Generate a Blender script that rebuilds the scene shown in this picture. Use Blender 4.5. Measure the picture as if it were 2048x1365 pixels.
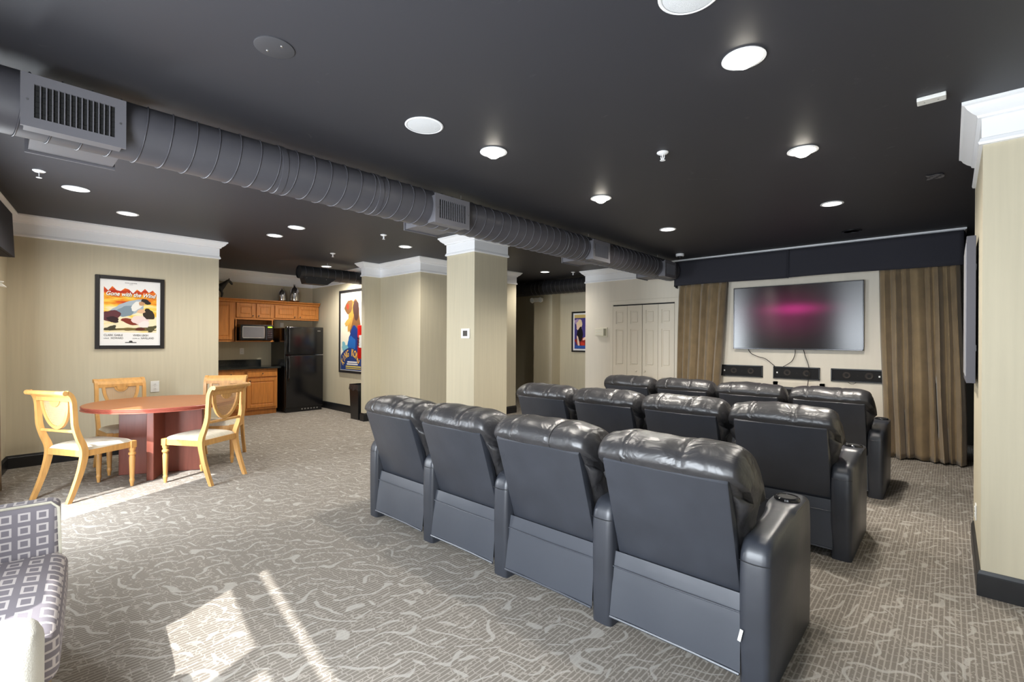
import bpy, bmesh, math, random
from mathutils import Vector, Matrix
R = math.radians
PI = math.pi
S = bpy.context.scene
COL = S.collection
random.seed(7)
for o in list(bpy.data.objects):
    bpy.data.objects.remove(o)

# ------------------------------------------------------------------ camera
F_PX, YAW, PITCH, ROLL, CAM_Z = 951.4, R(42.646), R(0.012), R(0.308), 1.40
fw = Vector((-math.sin(YAW)*math.cos(PITCH), math.cos(YAW)*math.cos(PITCH), math.sin(PITCH)))
r0 = Vector((math.cos(YAW), math.sin(YAW), 0)); u0 = r0.cross(fw)
rr = r0*math.cos(ROLL)+u0*math.sin(ROLL); uu = rr.cross(fw)
cam = bpy.data.cameras.new('camera'); cam.sensor_width = 36; cam.lens = F_PX/2048*36; cam.clip_start = .05
co = bpy.data.objects.new('camera', cam); COL.objects.link(co)
M = Matrix((rr, uu, -fw)).transposed().to_4x4(); M.translation = (0, 0, CAM_Z)
co.matrix_world = M
S.camera = co

# ------------------------------------------------------------------ light and exposure
S.view_settings.view_transform = 'Standard'; S.view_settings.look = 'None'
S.view_settings.gamma = 1; S.view_settings.use_curve_mapping = False
S.view_settings.exposure = 0.0
CEIL = 2.74
SUN_STRENGTH = 12.0
WIN_RADIANCE = 22.0
DOWN_W = 8.0
WORLD_STRENGTH = 1.6

w = bpy.data.worlds.new('sky'); S.world = w; w.use_nodes = True
bg = w.node_tree.nodes['Background']; bg.inputs[0].default_value = (.80, .90, 1, 1); bg.inputs[1].default_value = WORLD_STRENGTH

az, elv = R(115), R(45)
sd = Vector((math.cos(az)*math.cos(elv), math.sin(az)*math.cos(elv), -math.sin(elv)))
sl = bpy.data.lights.new('sun', 'SUN'); sl.energy = SUN_STRENGTH; sl.angle = R(.6); sl.color = (1, .985, .96)
so = bpy.data.objects.new('sun', sl); COL.objects.link(so); so.location = (3, -8, 7)
so.rotation_euler = sd.to_track_quat('-Z', 'Y').to_euler()

# window wall frame: u along the wall, v into the room
WA = R(-8); WO = Vector((-7.41, .08, 0))
WU = Vector((math.cos(WA), math.sin(WA), 0)); WV = Vector((-math.sin(WA), math.cos(WA), 0))
WINDOWS = [(2.15, 2.77, .30, 2.17), (5.22, 6.70, .30, 2.07), (7.35, 8.55, .30, 2.17)]  # third window is unseen, added to let more light into the room
WIN_GAIN = [1.4, 1.0, .25]
for wi, (a, b, z0, z1) in enumerate(WINDOWS):        # area lamps for daylight at each window, the last window being an added one
    al = bpy.data.lights.new('window_daylight', 'AREA'); al.shape = 'RECTANGLE'; al.size = b-a; al.size_y = z1-z0
    al.energy = WIN_GAIN[wi]*WIN_RADIANCE*PI*(b-a)*(z1-z0); al.color = (.86, .93, 1)
    ao = bpy.data.objects.new('window_daylight', al); COL.objects.link(ao)
    ao.location = WO + WU*((a+b)/2) + WV*.03 + Vector((0, 0, (z0+z1)/2))
    ao.rotation_euler = (WV).to_track_quat('-Z', 'Y').to_euler()

# ------------------------------------------------------------------ materials
def srgb(r, g, b):
    f = lambda c: (c/12.92 if c <= .04045 else ((c+.055)/1.055)**2.4)
    return (f(r/255), f(g/255), f(b/255), 1)

def mat(name, col, rough=.6, metal=0, spec=.5, coat=0, noise=0, nscale=8, stretch=(1, 1, 1), bump=0, bscale=60, emit=None, es=0, coords='Object', bstretch=(1, 1, 1), sheen=0, bdist=.01, bdistort=0):
    m = bpy.data.materials.new(name); m.use_nodes = True; nt = m.node_tree; N = nt.nodes; L = nt.links
    p = N['Principled BSDF']
    p.inputs['Base Color'].default_value = col if len(col) == 4 else (*col, 1)
    p.inputs['Roughness'].default_value = rough; p.inputs['Metallic'].default_value = metal
    p.inputs['Specular IOR Level'].default_value = spec; p.inputs['Coat Weight'].default_value = coat
    p.inputs['Sheen Weight'].default_value = sheen
    tc = N.new('ShaderNodeTexCoord')
    if noise:
        mp = N.new('ShaderNodeMapping'); mp.inputs['Scale'].default_value = stretch; L.new(tc.outputs[coords], mp.inputs[0])
        nz = N.new('ShaderNodeTexNoise'); nz.inputs['Scale'].default_value = nscale; nz.inputs['Detail'].default_value = 5; L.new(mp.outputs[0], nz.inputs['Vector'])
        mr = N.new('ShaderNodeMapRange'); mr.inputs[1].default_value = .3; mr.inputs[2].default_value = .7
        mr.inputs[3].default_value = 1-noise; mr.inputs[4].default_value = 1+noise; L.new(nz.outputs[0], mr.inputs[0])
        mx = N.new('ShaderNodeMix'); mx.data_type = 'RGBA'; mx.blend_type = 'MULTIPLY'; mx.inputs[0].default_value = 1
        mx.inputs[6].default_value = col if len(col) == 4 else (*col, 1)
        L.new(mr.outputs[0], mx.inputs[7]); L.new(mx.outputs[2], p.inputs['Base Color'])
    if bump:
        mp2 = N.new('ShaderNodeMapping'); mp2.inputs['Scale'].default_value = bstretch; L.new(tc.outputs[coords], mp2.inputs[0])
        n2 = N.new('ShaderNodeTexNoise'); n2.inputs['Scale'].default_value = bscale; n2.inputs['Detail'].default_value = 3; L.new(mp2.outputs[0], n2.inputs['Vector'])
        bp = N.new('ShaderNodeBump'); bp.inputs['Strength'].default_value = bump; bp.inputs['Distance'].default_value = bdist; n2.inputs['Distortion'].default_value = bdistort
        L.new(n2.outputs[0], bp.inputs['Height']); L.new(bp.outputs[0], p.inputs['Normal'])
    if emit:
        p.inputs['Emission Color'].default_value = (*emit, 1); p.inputs['Emission Strength'].default_value = es
    return m

wall_m = mat('khaki_wallpaper', srgb(199, 190, 166), .75, noise=.035, nscale=6, stretch=(6, 6, .25), spec=.3)
front_m = mat('cream_wall_paint', srgb(224, 216, 201), .75, noise=.02, nscale=5, stretch=(4, 4, .3), spec=.3)
white_m = mat('white_trim_paint', srgb(245, 246, 248), .45)
base_m = mat('black_gloss_baseboard', srgb(28, 28, 30), .4, noise=.3, nscale=9)
door_m = mat('cream_door_paint', srgb(222, 213, 196), .5)
leather = mat('black_leather_smooth', (.030, .033, .042, 1), .36, spec=.6, noise=.15, nscale=5, bump=.10, bscale=14)
leather_w = mat('black_leather_wrinkled', (.030, .029, .031, 1), .36, spec=.65, noise=.2, nscale=6, bump=.42, bscale=4.5, bstretch=(1.8, 2.2, 2.2), bdist=.03, bdistort=.7)
vinyl = mat('black_vinyl_skirt', (.048, .053, .066, 1), .36, spec=.6, bump=.3, bscale=5)
dark_m = mat('dark_void_black', (.006, .006, .006, 1), .7)  # near-black, also painted in for shade inside registers and cup holders
plastic_blk = mat('black_plastic', (.012, .012, .013, 1), .3)
chrome = mat('polished_chrome', (.75, .75, .77, 1), .12, 1)
chair_wood = mat('honey_maple_wood', srgb(206, 156, 92), .38, noise=.12, nscale=7, stretch=(6, 6, 1))
table_top_m = mat('cherry_table_top', srgb(168, 108, 68), .4, noise=.10, nscale=5, stretch=(1, 8, 1))
table_edge_m = mat('cherry_table_edge', srgb(168, 92, 76), .35, noise=.10, nscale=5, stretch=(1, 1, 14))
table_base_m = mat('cherry_table_base', srgb(140, 80, 66), .35, noise=.12, nscale=5, stretch=(8, 8, .7))
cane_m = mat('woven_cane', srgb(196, 160, 120), .6)
seat_fab = mat('cream_seat_fabric', srgb(206, 200, 182), .85, noise=.10, nscale=18, stretch=(3, 1, 1), bump=.1, bscale=150)
cab_m = mat('honey_oak_cabinet', srgb(186, 118, 54), .38, noise=.16, nscale=6, stretch=(7, 7, .7))
granite = mat('black_granite', (.012, .014, .014, 1), .12, noise=.8, nscale=140)
appl = mat('black_appliance_enamel', (.006, .006, .007, 1), .16, bump=.04, bscale=240)
duct_m = mat('painted_grey_duct', (.082, .080, .092, 1), .42, noise=.06, nscale=4)
vent_m = mat('grey_vent_enamel', (.145, .142, .158, 1), .5)
plate_white = mat('white_plastic', srgb(232, 232, 228), .4)
plate_bone = mat('bone_plastic', srgb(226, 220, 200), .45)
velvet = mat('brown_velvet', srgb(132, 112, 82), .8, noise=.16, nscale=9, stretch=(1, 1, .7), sheen=.3)
valance_m = mat('black_valance_cloth', srgb(44, 44, 52), .9, noise=.06, nscale=120)
frame_m = mat('black_picture_frame', srgb(34, 32, 33), .4)
grey_frame = mat('grey_panel_edge', srgb(84, 84, 92), .7)
paper = mat('poster_white_paper', srgb(240, 240, 238), .25, coat=.3)
red_m = mat('red_enamel', srgb(200, 26, 22), .3)
bronze = mat('dark_bronze', (.02, .019, .018, 1), .42, noise=.4, nscale=30)
silver = mat('mercury_silver_glass', (.62, .60, .61, 1), .14, 1, noise=.35, nscale=9, stretch=(3, 3, 1))
lamp_m = mat('lamp_lens_lit', (1, .98, .94, 1), .5, emit=(1, .95, .87), es=9)
bulb_m = mat('lamp_bulb_lit', (1, .98, .94, 1), .5, emit=(1, .93, .80), es=26)
led_green = mat('green_display', (.1, .3, 0, 1), .4, emit=(.55, .9, .05), es=1.2)
mw_glass = mat('microwave_window', (.16, .155, .165, 1), .15)
cream_cloth = mat('cream_cloth', srgb(206, 203, 193), .9, bump=.2, bscale=220)
brown_fab = mat('tan_side_fabric', srgb(150, 128, 100), .85, bump=.2, bscale=220)
cable_m = mat('black_cable', (.01, .01, .011, 1), .5)
bag_m = mat('black_bin_liner', (.03, .03, .032, 1), .2, bump=.6, bscale=30)
tape_m = mat('translucent_tape', srgb(92, 92, 96), .3)
grey_plate = mat('ceiling_grey_plate', (.052, .052, .058, 1), .5)
steel = mat('brushed_steel', (.5, .5, .5, 1), .35, 1)
grille_cloth = mat('speaker_cloth', (.010, .010, .011, 1), .85, bump=.3, bscale=500)
cone_m = mat('speaker_cone', (.028, .022, .018, 1), .7)

def ceiling_mat():
    m = mat('matte_black_ceiling', (.037, .037, .044, 1), .55, spec=.42)
    nt = m.node_tree; N = nt.nodes; L = nt.links; p = N['Principled BSDF']
    tc = N.new('ShaderNodeTexCoord'); mp = N.new('ShaderNodeMapping'); mp.inputs['Scale'].default_value = (1, 1, 1); L.new(tc.outputs['Object'], mp.inputs[0])
    n1 = N.new('ShaderNodeTexNoise'); n1.inputs['Scale'].default_value = 5; n1.inputs['Detail'].default_value = 7; n1.inputs['Distortion'].default_value = 2; L.new(mp.outputs[0], n1.inputs['Vector'])
    r1 = N.new('ShaderNodeMapRange'); r1.inputs[1].default_value = .69; r1.inputs[2].default_value = .80; L.new(n1.outputs[0], r1.inputs[0])
    mx = N.new('ShaderNodeMix'); mx.data_type = 'RGBA'; mx.inputs[6].default_value = (.037, .037, .044, 1); mx.inputs[7].default_value = (.075, .075, .08, 1)
    L.new(r1.outputs[0], mx.inputs[0]); L.new(mx.outputs[2], p.inputs['Base Color'])
    return m

def carpet_mat():
    m = bpy.data.materials.new('squiggle_loop_carpet'); m.use_nodes = True; nt = m.node_tree; N = nt.nodes; L = nt.links
    p = N['Principled BSDF']; p.inputs['Roughness'].default_value = .95; p.inputs['Specular IOR Level'].default_value = .15
    tc = N.new('ShaderNodeTexCoord')
    def math_(op, a, b=None, cl=False):
        n = N.new('ShaderNodeMath'); n.operation = op; n.use_clamp = cl
        for i, v in enumerate((a, b)):
            if v is None: continue
            if isinstance(v, (int, float)): n.inputs[i].default_value = v
            else: L.new(v, n.inputs[i])
        return n.outputs[0]
    def noise(scale, detail=0, dist=0, off=0):
        mp = N.new('ShaderNodeMapping'); mp.inputs['Location'].default_value = (off, off*.7, 0); L.new(tc.outputs['Object'], mp.inputs[0])
        n = N.new('ShaderNodeTexNoise'); n.inputs['Scale'].default_value = scale; n.inputs['Detail'].default_value = detail; n.inputs['Distortion'].default_value = dist
        L.new(mp.outputs[0], n.inputs['Vector']); return n.outputs[0]
    def band(nz, c, wd):     # thin contour line of a noise field: a curling worm
        d = math_('ABSOLUTE', math_('SUBTRACT', nz, c))
        mr = N.new('ShaderNodeMapRange'); mr.inputs[1].default_value = wd; mr.inputs[2].default_value = wd*.55; mr.inputs[3].default_value = 0; mr.inputs[4].default_value = 1
        L.new(d, mr.inputs[0]); return mr.outputs[0]
    def mask(off, lo=.47, hi=.5):
        mr = N.new('ShaderNodeMapRange'); mr.inputs[1].default_value = lo; mr.inputs[2].default_value = hi; L.new(noise(6.5, 0, .3, off), mr.inputs[0]); return mr.outputs[0]
    def worms(ang, gap, off, wd, dist, msk):
        # curling parallel strokes of even width: stripes across warped floor coordinates, cut into short worms by a mask
        mp = N.new('ShaderNodeMapping'); mp.inputs['Location'].default_value = (off, off*.6, 0); L.new(tc.outputs['Object'], mp.inputs[0])
        nz = N.new('ShaderNodeTexNoise'); nz.inputs['Scale'].default_value = 6.2; nz.inputs['Detail'].default_value = 0; L.new(mp.outputs[0], nz.inputs['Vector'])
        vm = N.new('ShaderNodeVectorMath'); vm.operation = 'MULTIPLY_ADD'; L.new(nz.outputs['Color'], vm.inputs[0]); vm.inputs[1].default_value = (dist, dist, 0); L.new(mp.outputs[0], vm.inputs[2])
        dt = N.new('ShaderNodeVectorMath'); dt.operation = 'DOT_PRODUCT'; L.new(vm.outputs[0], dt.inputs[0]); dt.inputs[1].default_value = (-math.sin(ang)/gap, math.cos(ang)/gap, 0)
        d = math_('ABSOLUTE', math_('SUBTRACT', math_('FRACT', dt.outputs['Value']), .5))
        mr = N.new('ShaderNodeMapRange'); mr.inputs[1].default_value = wd/gap; mr.inputs[2].default_value = wd/gap*.6; mr.inputs[3].default_value = 0; mr.inputs[4].default_value = 1; L.new(d, mr.inputs[0])
        return math_('MULTIPLY', mr.outputs[0], msk)
    n0 = noise(7.0, 0, 0, 11.3)
    def ramp(lo, hi):
        mr = N.new('ShaderNodeMapRange'); mr.inputs[1].default_value = lo; mr.inputs[2].default_value = hi; L.new(n0, mr.inputs[0]); return mr.outputs[0]
    a = worms(R(35), .100, 3.7, .0105, .245, ramp(.515, .53))
    b = worms(R(75), .108, 23.1, .0105, .245, ramp(.485, .47))
    worm = math_('MAXIMUM', a, b)
    sx = N.new('ShaderNodeSeparateXYZ'); L.new(tc.outputs['Object'], sx.inputs[0])
    wob = noise(60, 1, 0, 3.3)
    cx = math_('ADD', math_('MULTIPLY', sx.outputs[0], 2*PI/.021), math_('MULTIPLY', wob, .8))
    col = math_('GREATER_THAN', math_('SINE', cx), .62)              # pale ribs running down the room
    cy = math_('ADD', math_('MULTIPLY', sx.outputs[1], 2*PI/.062), math_('MULTIPLY', noise(24, 1, 0, 9.1), 14))
    row = math_('GREATER_THAN', math_('SINE', cy), .90)
    rib = math_('MAXIMUM', col, row)
    g = noise(420, 2, 0, 1.1)
    m1 = N.new('ShaderNodeMix'); m1.data_type = 'RGBA'; m1.inputs[6].default_value = srgb(123, 116, 108); m1.inputs[7].default_value = srgb(156, 149, 139); L.new(rib, m1.inputs[0])
    m2 = N.new('ShaderNodeMix'); m2.data_type = 'RGBA'; L.new(m1.outputs[2], m2.inputs[6]); m2.inputs[7].default_value = srgb(176, 171, 163); L.new(math_('MULTIPLY', worm, .72), m2.inputs[0])
    m3 = N.new('ShaderNodeMix'); m3.data_type = 'RGBA'; m3.blend_type = 'MULTIPLY'; m3.inputs[0].default_value = 1; L.new(m2.outputs[2], m3.inputs[6])
    mr = N.new('ShaderNodeMapRange'); mr.inputs[1].default_value = .3; mr.inputs[2].default_value = .7; mr.inputs[3].default_value = .78; mr.inputs[4].default_value = 1.2; L.new(g, mr.inputs[0])
    L.new(mr.outputs[0], m3.inputs[7]); L.new(m3.outputs[2], p.inputs['Base Color'])
    bp = N.new('ShaderNodeBump'); bp.inputs['Strength'].default_value = .35; bp.inputs['Distance'].default_value = .004
    L.new(math_('ADD', math_('MULTIPLY', rib, .6), g), bp.inputs['Height']); L.new(bp.outputs[0], p.inputs['Normal'])
    return m

def squares_mat():       # lavender-grey upholstery with pale rounded squares
    m = bpy.data.materials.new('square_print_upholstery'); m.use_nodes = True; nt = m.node_tree; N = nt.nodes; L = nt.links
    p = N['Principled BSDF']; p.inputs['Roughness'].default_value = .8
    tc = N.new('ShaderNodeTexCoord'); uvo = tc.outputs['UV']
    sx = N.new('ShaderNodeSeparateXYZ'); L.new(uvo, sx.inputs[0])
    def math_(op, a, b=None):
        n = N.new('ShaderNodeMath'); n.operation = op
        for i, v in enumerate((a, b)):
            if v is None: continue
            if isinstance(v, (int, float)): n.inputs[i].default_value = v
            else: L.new(v, n.inputs[i])
        return n.outputs[0]
    def cell(o): return math_('ABSOLUTE', math_('SUBTRACT', math_('FRACT', math_('MULTIPLY', o, 1/.058)), .5))
    d = math_('MAXIMUM', cell(sx.outputs[0]), cell(sx.outputs[1]))
    ring = math_('LESS_THAN', math_('ABSOLUTE', math_('SUBTRACT', d, .27)), .065)
    mx = N.new('ShaderNodeMix'); mx.data_type = 'RGBA'; mx.inputs[6].default_value = srgb(128, 122, 128); mx.inputs[7].default_value = srgb(198, 190, 188)
    L.new(ring, mx.inputs[0]); L.new(mx.outputs[2], p.inputs['Base Color']); return m

def screen_mat():        # soft magenta emission blobs on a semi-gloss panel
    m = bpy.data.materials.new('television_screen_glow'); m.use_nodes = True; nt = m.node_tree; N = nt.nodes; L = nt.links
    p = N['Principled BSDF']; p.inputs['Base Color'].default_value = (.008, .007, .009, 1); p.inputs['Roughness'].default_value = .20; p.inputs['Specular IOR Level'].default_value = .7; p.inputs['Anisotropic'].default_value = .85; p.inputs['Anisotropic Rotation'].default_value = .25
    tg = N.new('ShaderNodeTangent'); tg.direction_type = 'UV_MAP'; L.new(tg.outputs[0], p.inputs['Tangent'])
    tc = N.new('ShaderNodeTexCoord'); sx = N.new('ShaderNodeSeparateXYZ'); L.new(tc.outputs['Object'], sx.inputs[0])
    def gauss(ox, oz, wx, wz, k):
        def mm(op, a, b=None):
            n = N.new('ShaderNodeMath'); n.operation = op
            for i, v in enumerate((a, b)):
                if v is None: continue
                if isinstance(v, (int, float)): n.inputs[i].default_value = v
                else: L.new(v, n.inputs[i])
            return n.outputs[0]
        ax = mm('POWER', mm('ABSOLUTE', mm('DIVIDE', mm('SUBTRACT', sx.outputs[0], ox), wx)), 2)
        az_ = mm('POWER', mm('ABSOLUTE', mm('DIVIDE', mm('SUBTRACT', sx.outputs[2], oz), wz)), 2)
        return mm('MULTIPLY', mm('EXPONENT', mm('MULTIPLY', mm('ADD', ax, az_), -1)), k)
    g1 = gauss(.02, .57, .30, .07, .40); g2 = gauss(-.1, .50, .45, .26, .14)
    ad = N.new('ShaderNodeMath'); L.new(g1, ad.inputs[0]); L.new(g2, ad.inputs[1])
    p.inputs['Emission Color'].default_value = (.75, .03, .30, 1); L.new(ad.outputs[0], p.inputs['Emission Strength'])
    return m

def fire_mat():          # printed poster ground of flames, orange to pale yellow
    m = bpy.data.materials.new('flame_print'); m.use_nodes = True; nt = m.node_tree; N = nt.nodes; L = nt.links
    p = N['Principled BSDF']; p.inputs['Roughness'].default_value = .3
    tc = N.new('ShaderNodeTexCoord'); mp = N.new('ShaderNodeMapping'); mp.inputs['Rotation'].default_value = (0, R(35), 0); mp.inputs['Scale'].default_value = (3.5, 1, 14)
    L.new(tc.outputs['Object'], mp.inputs[0])
    nz = N.new('ShaderNodeTexNoise'); nz.inputs['Scale'].default_value = 1.3; nz.inputs['Detail'].default_value = 4; L.new(mp.outputs[0], nz.inputs['Vector'])
    sx = N.new('ShaderNodeSeparateXYZ'); L.new(tc.outputs['Object'], sx.inputs[0])
    mr = N.new('ShaderNodeMapRange'); mr.inputs[1].default_value = .32; mr.inputs[2].default_value = .74; mr.inputs[3].default_value = -.22; mr.inputs[4].default_value = .25; L.new(sx.outputs[2], mr.inputs[0])
    ad = N.new('ShaderNodeMath'); L.new(nz.outputs[0], ad.inputs[0]); L.new(mr.outputs[0], ad.inputs[1])
    cr = N.new('ShaderNodeValToRGB'); L.new(ad.outputs[0], cr.inputs[0]); e = cr.color_ramp.elements
    e[0].position = .32; e[0].color = srgb(244, 232, 196); e[1].position = .80; e[1].color = srgb(176, 44, 30)
    for ps, c in ((.48, (246, 212, 92)), (.60, (238, 162, 48)), (.70, (220, 92, 36))):
        k = e.new(ps); k.color = srgb(*c)
    L.new(cr.outputs[0], p.inputs['Base Color']); return m

def window_glass():
    m = bpy.data.materials.new('window_glass'); m.use_nodes = True; nt = m.node_tree; N = nt.nodes; L = nt.links
    N.remove(N['Principled BSDF']); t = N.new('ShaderNodeBsdfTransparent'); g = N.new('ShaderNodeBsdfGlossy'); g.inputs['Roughness'].default_value = .02
    x = N.new('ShaderNodeMixShader'); x.inputs[0].default_value = .06
    L.new(t.outputs[0], x.inputs[1]); L.new(g.outputs[0], x.inputs[2]); L.new(x.outputs[0], N['Material Output'].inputs[0]); return m

ceil_m = ceiling_mat(); carpet = carpet_mat(); squares = squares_mat(); screen_m = screen_mat(); fire_m = fire_mat(); glass_m = window_glass()
_pc = {}
def ink(r, g, b):
    k = (r, g, b)
    if k not in _pc: _pc[k] = mat('printed_ink', srgb(r, g, b), .35)
    return _pc[k]

# ------------------------------------------------------------------ builders
class MB:
    def __init__(s): s.bm = bmesh.new()
    def add(s, verts, faces, T=None):
        vs = [s.bm.verts.new(T @ Vector(v) if T else Vector(v)) for v in verts]
        for f in faces:
            try: s.bm.faces.new([vs[i] for i in f])
            except ValueError: pass
        return vs
    def box(s, x0, x1, y0, y1, z0, z1, bev=0, seg=2, T=None):
        vs = s.add([(x0, y0, z0), (x1, y0, z0), (x1, y1, z0), (x0, y1, z0), (x0, y0, z1), (x1, y0, z1), (x1, y1, z1), (x0, y1, z1)],
                   [(0, 3, 2, 1), (4, 5, 6, 7), (0, 1, 5, 4), (1, 2, 6, 5), (2, 3, 7, 6), (3, 0, 4, 7)], T)
        if bev:
            es = list({e for v in vs for e in v.link_edges})
            bmesh.ops.bevel(s.bm, geom=es, offset=bev, segments=seg, affect='EDGES', profile=.5)
        return s
    def prism(s, pts, x0, x1, axis='x', bev=0, seg=2, T=None):
        n = len(pts)
        def P(p, t): return {'x': (t, p[0], p[1]), 'y': (p[0], t, p[1]), 'z': (p[0], p[1], t)}[axis]
        vs = s.add([P(p, x0) for p in pts]+[P(p, x1) for p in pts],
                   [tuple(range(n))[::-1], tuple(range(n, 2*n))]+[(i, (i+1) % n, n+(i+1) % n, n+i) for i in range(n)], T)
        if bev:
            es = list({e for v in vs for e in v.link_edges if len({q.index for q in ()}) == 0})
            caps = [e for e in es if (e.verts[0] in vs[:n]) == (e.verts[1] in vs[:n])]
            bmesh.ops.bevel(s.bm, geom=caps, offset=bev, segments=seg, affect='EDGES', profile=.5)
        return s
    def lathe(s, prof, n=20, c=(0, 0, 0), T=None, cap=True):
        vs = []
        for (r, z) in prof:
            for k in range(n):
                a = 2*PI*k/n; vs.append((c[0]+r*math.cos(a), c[1]+r*math.sin(a), c[2]+z))
        fs = []
        for i in range(len(prof)-1):
            for k in range(n):
                fs.append((i*n+k, i*n+(k+1) % n, (i+1)*n+(k+1) % n, (i+1)*n+k))
        if cap:
            fs.append(tuple(range(n))[::-1]); fs.append(tuple(range((len(prof)-1)*n, len(prof)*n)))
        s.add(vs, fs, T); return s
    def tube(s, pts, r, n=8, closed=False, T=None):
        pts = [Vector(p) for p in pts]; m = len(pts); rings = []
        up = Vector((0, 0, 1)); vs = []
        for i, p in enumerate(pts):
            a = pts[i-1] if (i or closed) else p; b = pts[(i+1) % m] if (i < m-1 or closed) else p
            d = (b-a).normalized()
            x = d.cross(up); x = x.normalized() if x.length > 1e-3 else Vector((1, 0, 0)); y = x.cross(d)
            rad = r[i] if isinstance(r, (list, tuple)) else r
            for k in range(n):
                t = 2*PI*k/n; vs.append(p+x*math.cos(t)*rad+y*math.sin(t)*rad)
        fs = []
        for i in range(m if closed else m-1):
            j = (i+1) % m
            for k in range(n): fs.append((i*n+k, i*n+(k+1) % n, j*n+(k+1) % n, j*n+k))
        if not closed: fs += [tuple(range(n))[::-1], tuple(range((m-1)*n, m*n))]
        s.add(vs, fs, T); return s
    def grid(s, fn, nu, nv, cu=False, uv=None):
        vs = [s.bm.verts.new(Vector(fn(i/(nu if cu else nu-1), j/(nv-1)))) for j in range(nv) for i in range(nu)]
        lay = s.bm.loops.layers.uv.verify() if uv else None
        for j in range(nv-1):
            for i in range(nu if cu else nu-1):
                q = [(i, j), ((i+1) % nu, j), ((i+1) % nu, j+1), (i, j+1)]
                f = s.bm.faces.new([vs[b*nu+a] for a, b in q])
                if uv:
                    for lp, (a, b) in zip(f.loops, q): lp[lay].uv = uv(a/(nu-1), b/(nv-1))
        return vs
    def sweep(s, prof, path, closed=False):
        P = [Vector((p[0], p[1])) for p in path]; m = len(P); offs = []
        nor = lambda a, b: Vector((-(b-a).y, (b-a).x)).normalized()
        for i in range(m):
            if closed or 0 < i < m-1:
                n1 = nor(P[i-1], P[i]); n2 = nor(P[i], P[(i+1) % m]); k = (n1+n2); offs.append(k/(1+n1.dot(n2)))
            elif i == 0: offs.append(nor(P[0], P[1]))
            else: offs.append(nor(P[-2], P[-1]))
        k = len(prof); vs = []
        for i in range(m):
            for (d, z) in prof:
                q = P[i]+offs[i]*d; vs.append((q.x, q.y, z))
        fs = []
        for i in range(m if closed else m-1):
            j = (i+1) % m
            for a in range(k):
                b = (a+1) % k; fs.append((i*k+a, j*k+a, j*k+b, i*k+b))
        if not closed: fs += [tuple(range(k)), tuple(range((m-1)*k, m*k))[::-1]]
        s.add(vs, fs); return s
    def mesh(s, name, m, smooth=False):
        bmesh.ops.recalc_face_normals(s.bm, faces=s.bm.faces[:])
        me = bpy.data.meshes.new(name); s.bm.to_mesh(me); s.bm.free()
        if m: me.materials.append(m)
        if smooth:
            for p in me.polygons: p.use_smooth = True
            if smooth != 'all': me.set_sharp_from_angle(angle=R(38 if smooth is True else smooth))
        return me
    def build(s, name, m, parent=None, smooth=False, loc=None, rot=None):
        o = bpy.data.objects.new(name, s.mesh(name, m, smooth)); COL.objects.link(o)
        if parent: o.parent = parent
        if loc: o.location = loc
        if rot: o.rotation_euler = rot
        return o

def thing(name, label, cat, loc=(0, 0, 0), rz=0, group=None):
    o = bpy.data.objects.new(name, None); COL.objects.link(o); o.empty_display_size = .1
    o.location = loc; o.rotation_euler = (0, 0, rz); o['label'] = label; o['category'] = cat
    if group: o['group'] = group
    return o
def tag(o, label, cat, group=None):
    o['label'] = label; o['category'] = cat
    if group: o['group'] = group
    return o
def struct(o): o['kind'] = 'structure'; return o
def stuff(o): o['kind'] = 'stuff'; return o
def inst(src, parent, loc=None, rot=None):
    c = src.copy(); COL.objects.link(c); c.parent = parent
    if loc is not None: c.location = loc
    if rot is not None: c.rotation_euler = rot
    return c
def dup(root, loc, rz, label, group=None):
    r = root.copy(); COL.objects.link(r); r.location = loc; r.rotation_euler = (0, 0, rz); r['label'] = label
    if group: r['group'] = group
    for ch in list(root.children):
        c = inst(ch, r)
        for g in list(ch.children): inst(g, c)
    return r
def catmull(pts, n=6, closed=True):
    out = []; m = len(pts)
    for i in range(m if closed else m-1):
        p = [Vector(pts[(i+k) % m] if closed else pts[min(max(i+k, 0), m-1)]) for k in (-1, 0, 1, 2)]
        for j in range(n):
            t = j/n
            out.append(.5*((2*p[1])+(-p[0]+p[2])*t+(2*p[0]-5*p[1]+4*p[2]-p[3])*t*t+(-p[0]+3*p[1]-3*p[2]+p[3])*t**3))
    if not closed: out.append(Vector(pts[-1]))
    return out
def text(s_, size, x, z, y, m, parent, name='lettering', align='CENTER', shear=0, rotz=0, sx=1.0, extr=.0004):
    cu = bpy.data.curves.new('lettering', 'FONT'); cu.body = s_; cu.size = size; cu.align_x = align; cu.shear = shear; cu.extrude = extr; cu.resolution_u = 3; cu.offset = size*.018
    t = bpy.data.objects.new('lettering', cu); COL.objects.link(t)
    bpy.context.view_layer.update()
    me = bpy.data.meshes.new_from_object(t.evaluated_get(bpy.context.evaluated_depsgraph_get()))
    bpy.data.objects.remove(t)
    me.materials.clear(); me.materials.append(m)
    me.transform(Matrix.Scale(sx, 4, (1, 0, 0)))
    o = bpy.data.objects.new(name, me); COL.objects.link(o); o.parent = parent
    o.location = (x, y, z); o.rotation_euler = (R(90), 0, 0)
    if rotz: o.rotation_euler = (Matrix.Rotation(rotz, 3, 'Y') @ Matrix.Rotation(R(90), 3, 'X')).to_euler()
    return o
def patch(pts, y, m, parent, name='printed_patch', thick=.0005):
    b = MB(); b.prism(pts, y, y-thick, 'y'); return b.build(name, m, parent)
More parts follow.
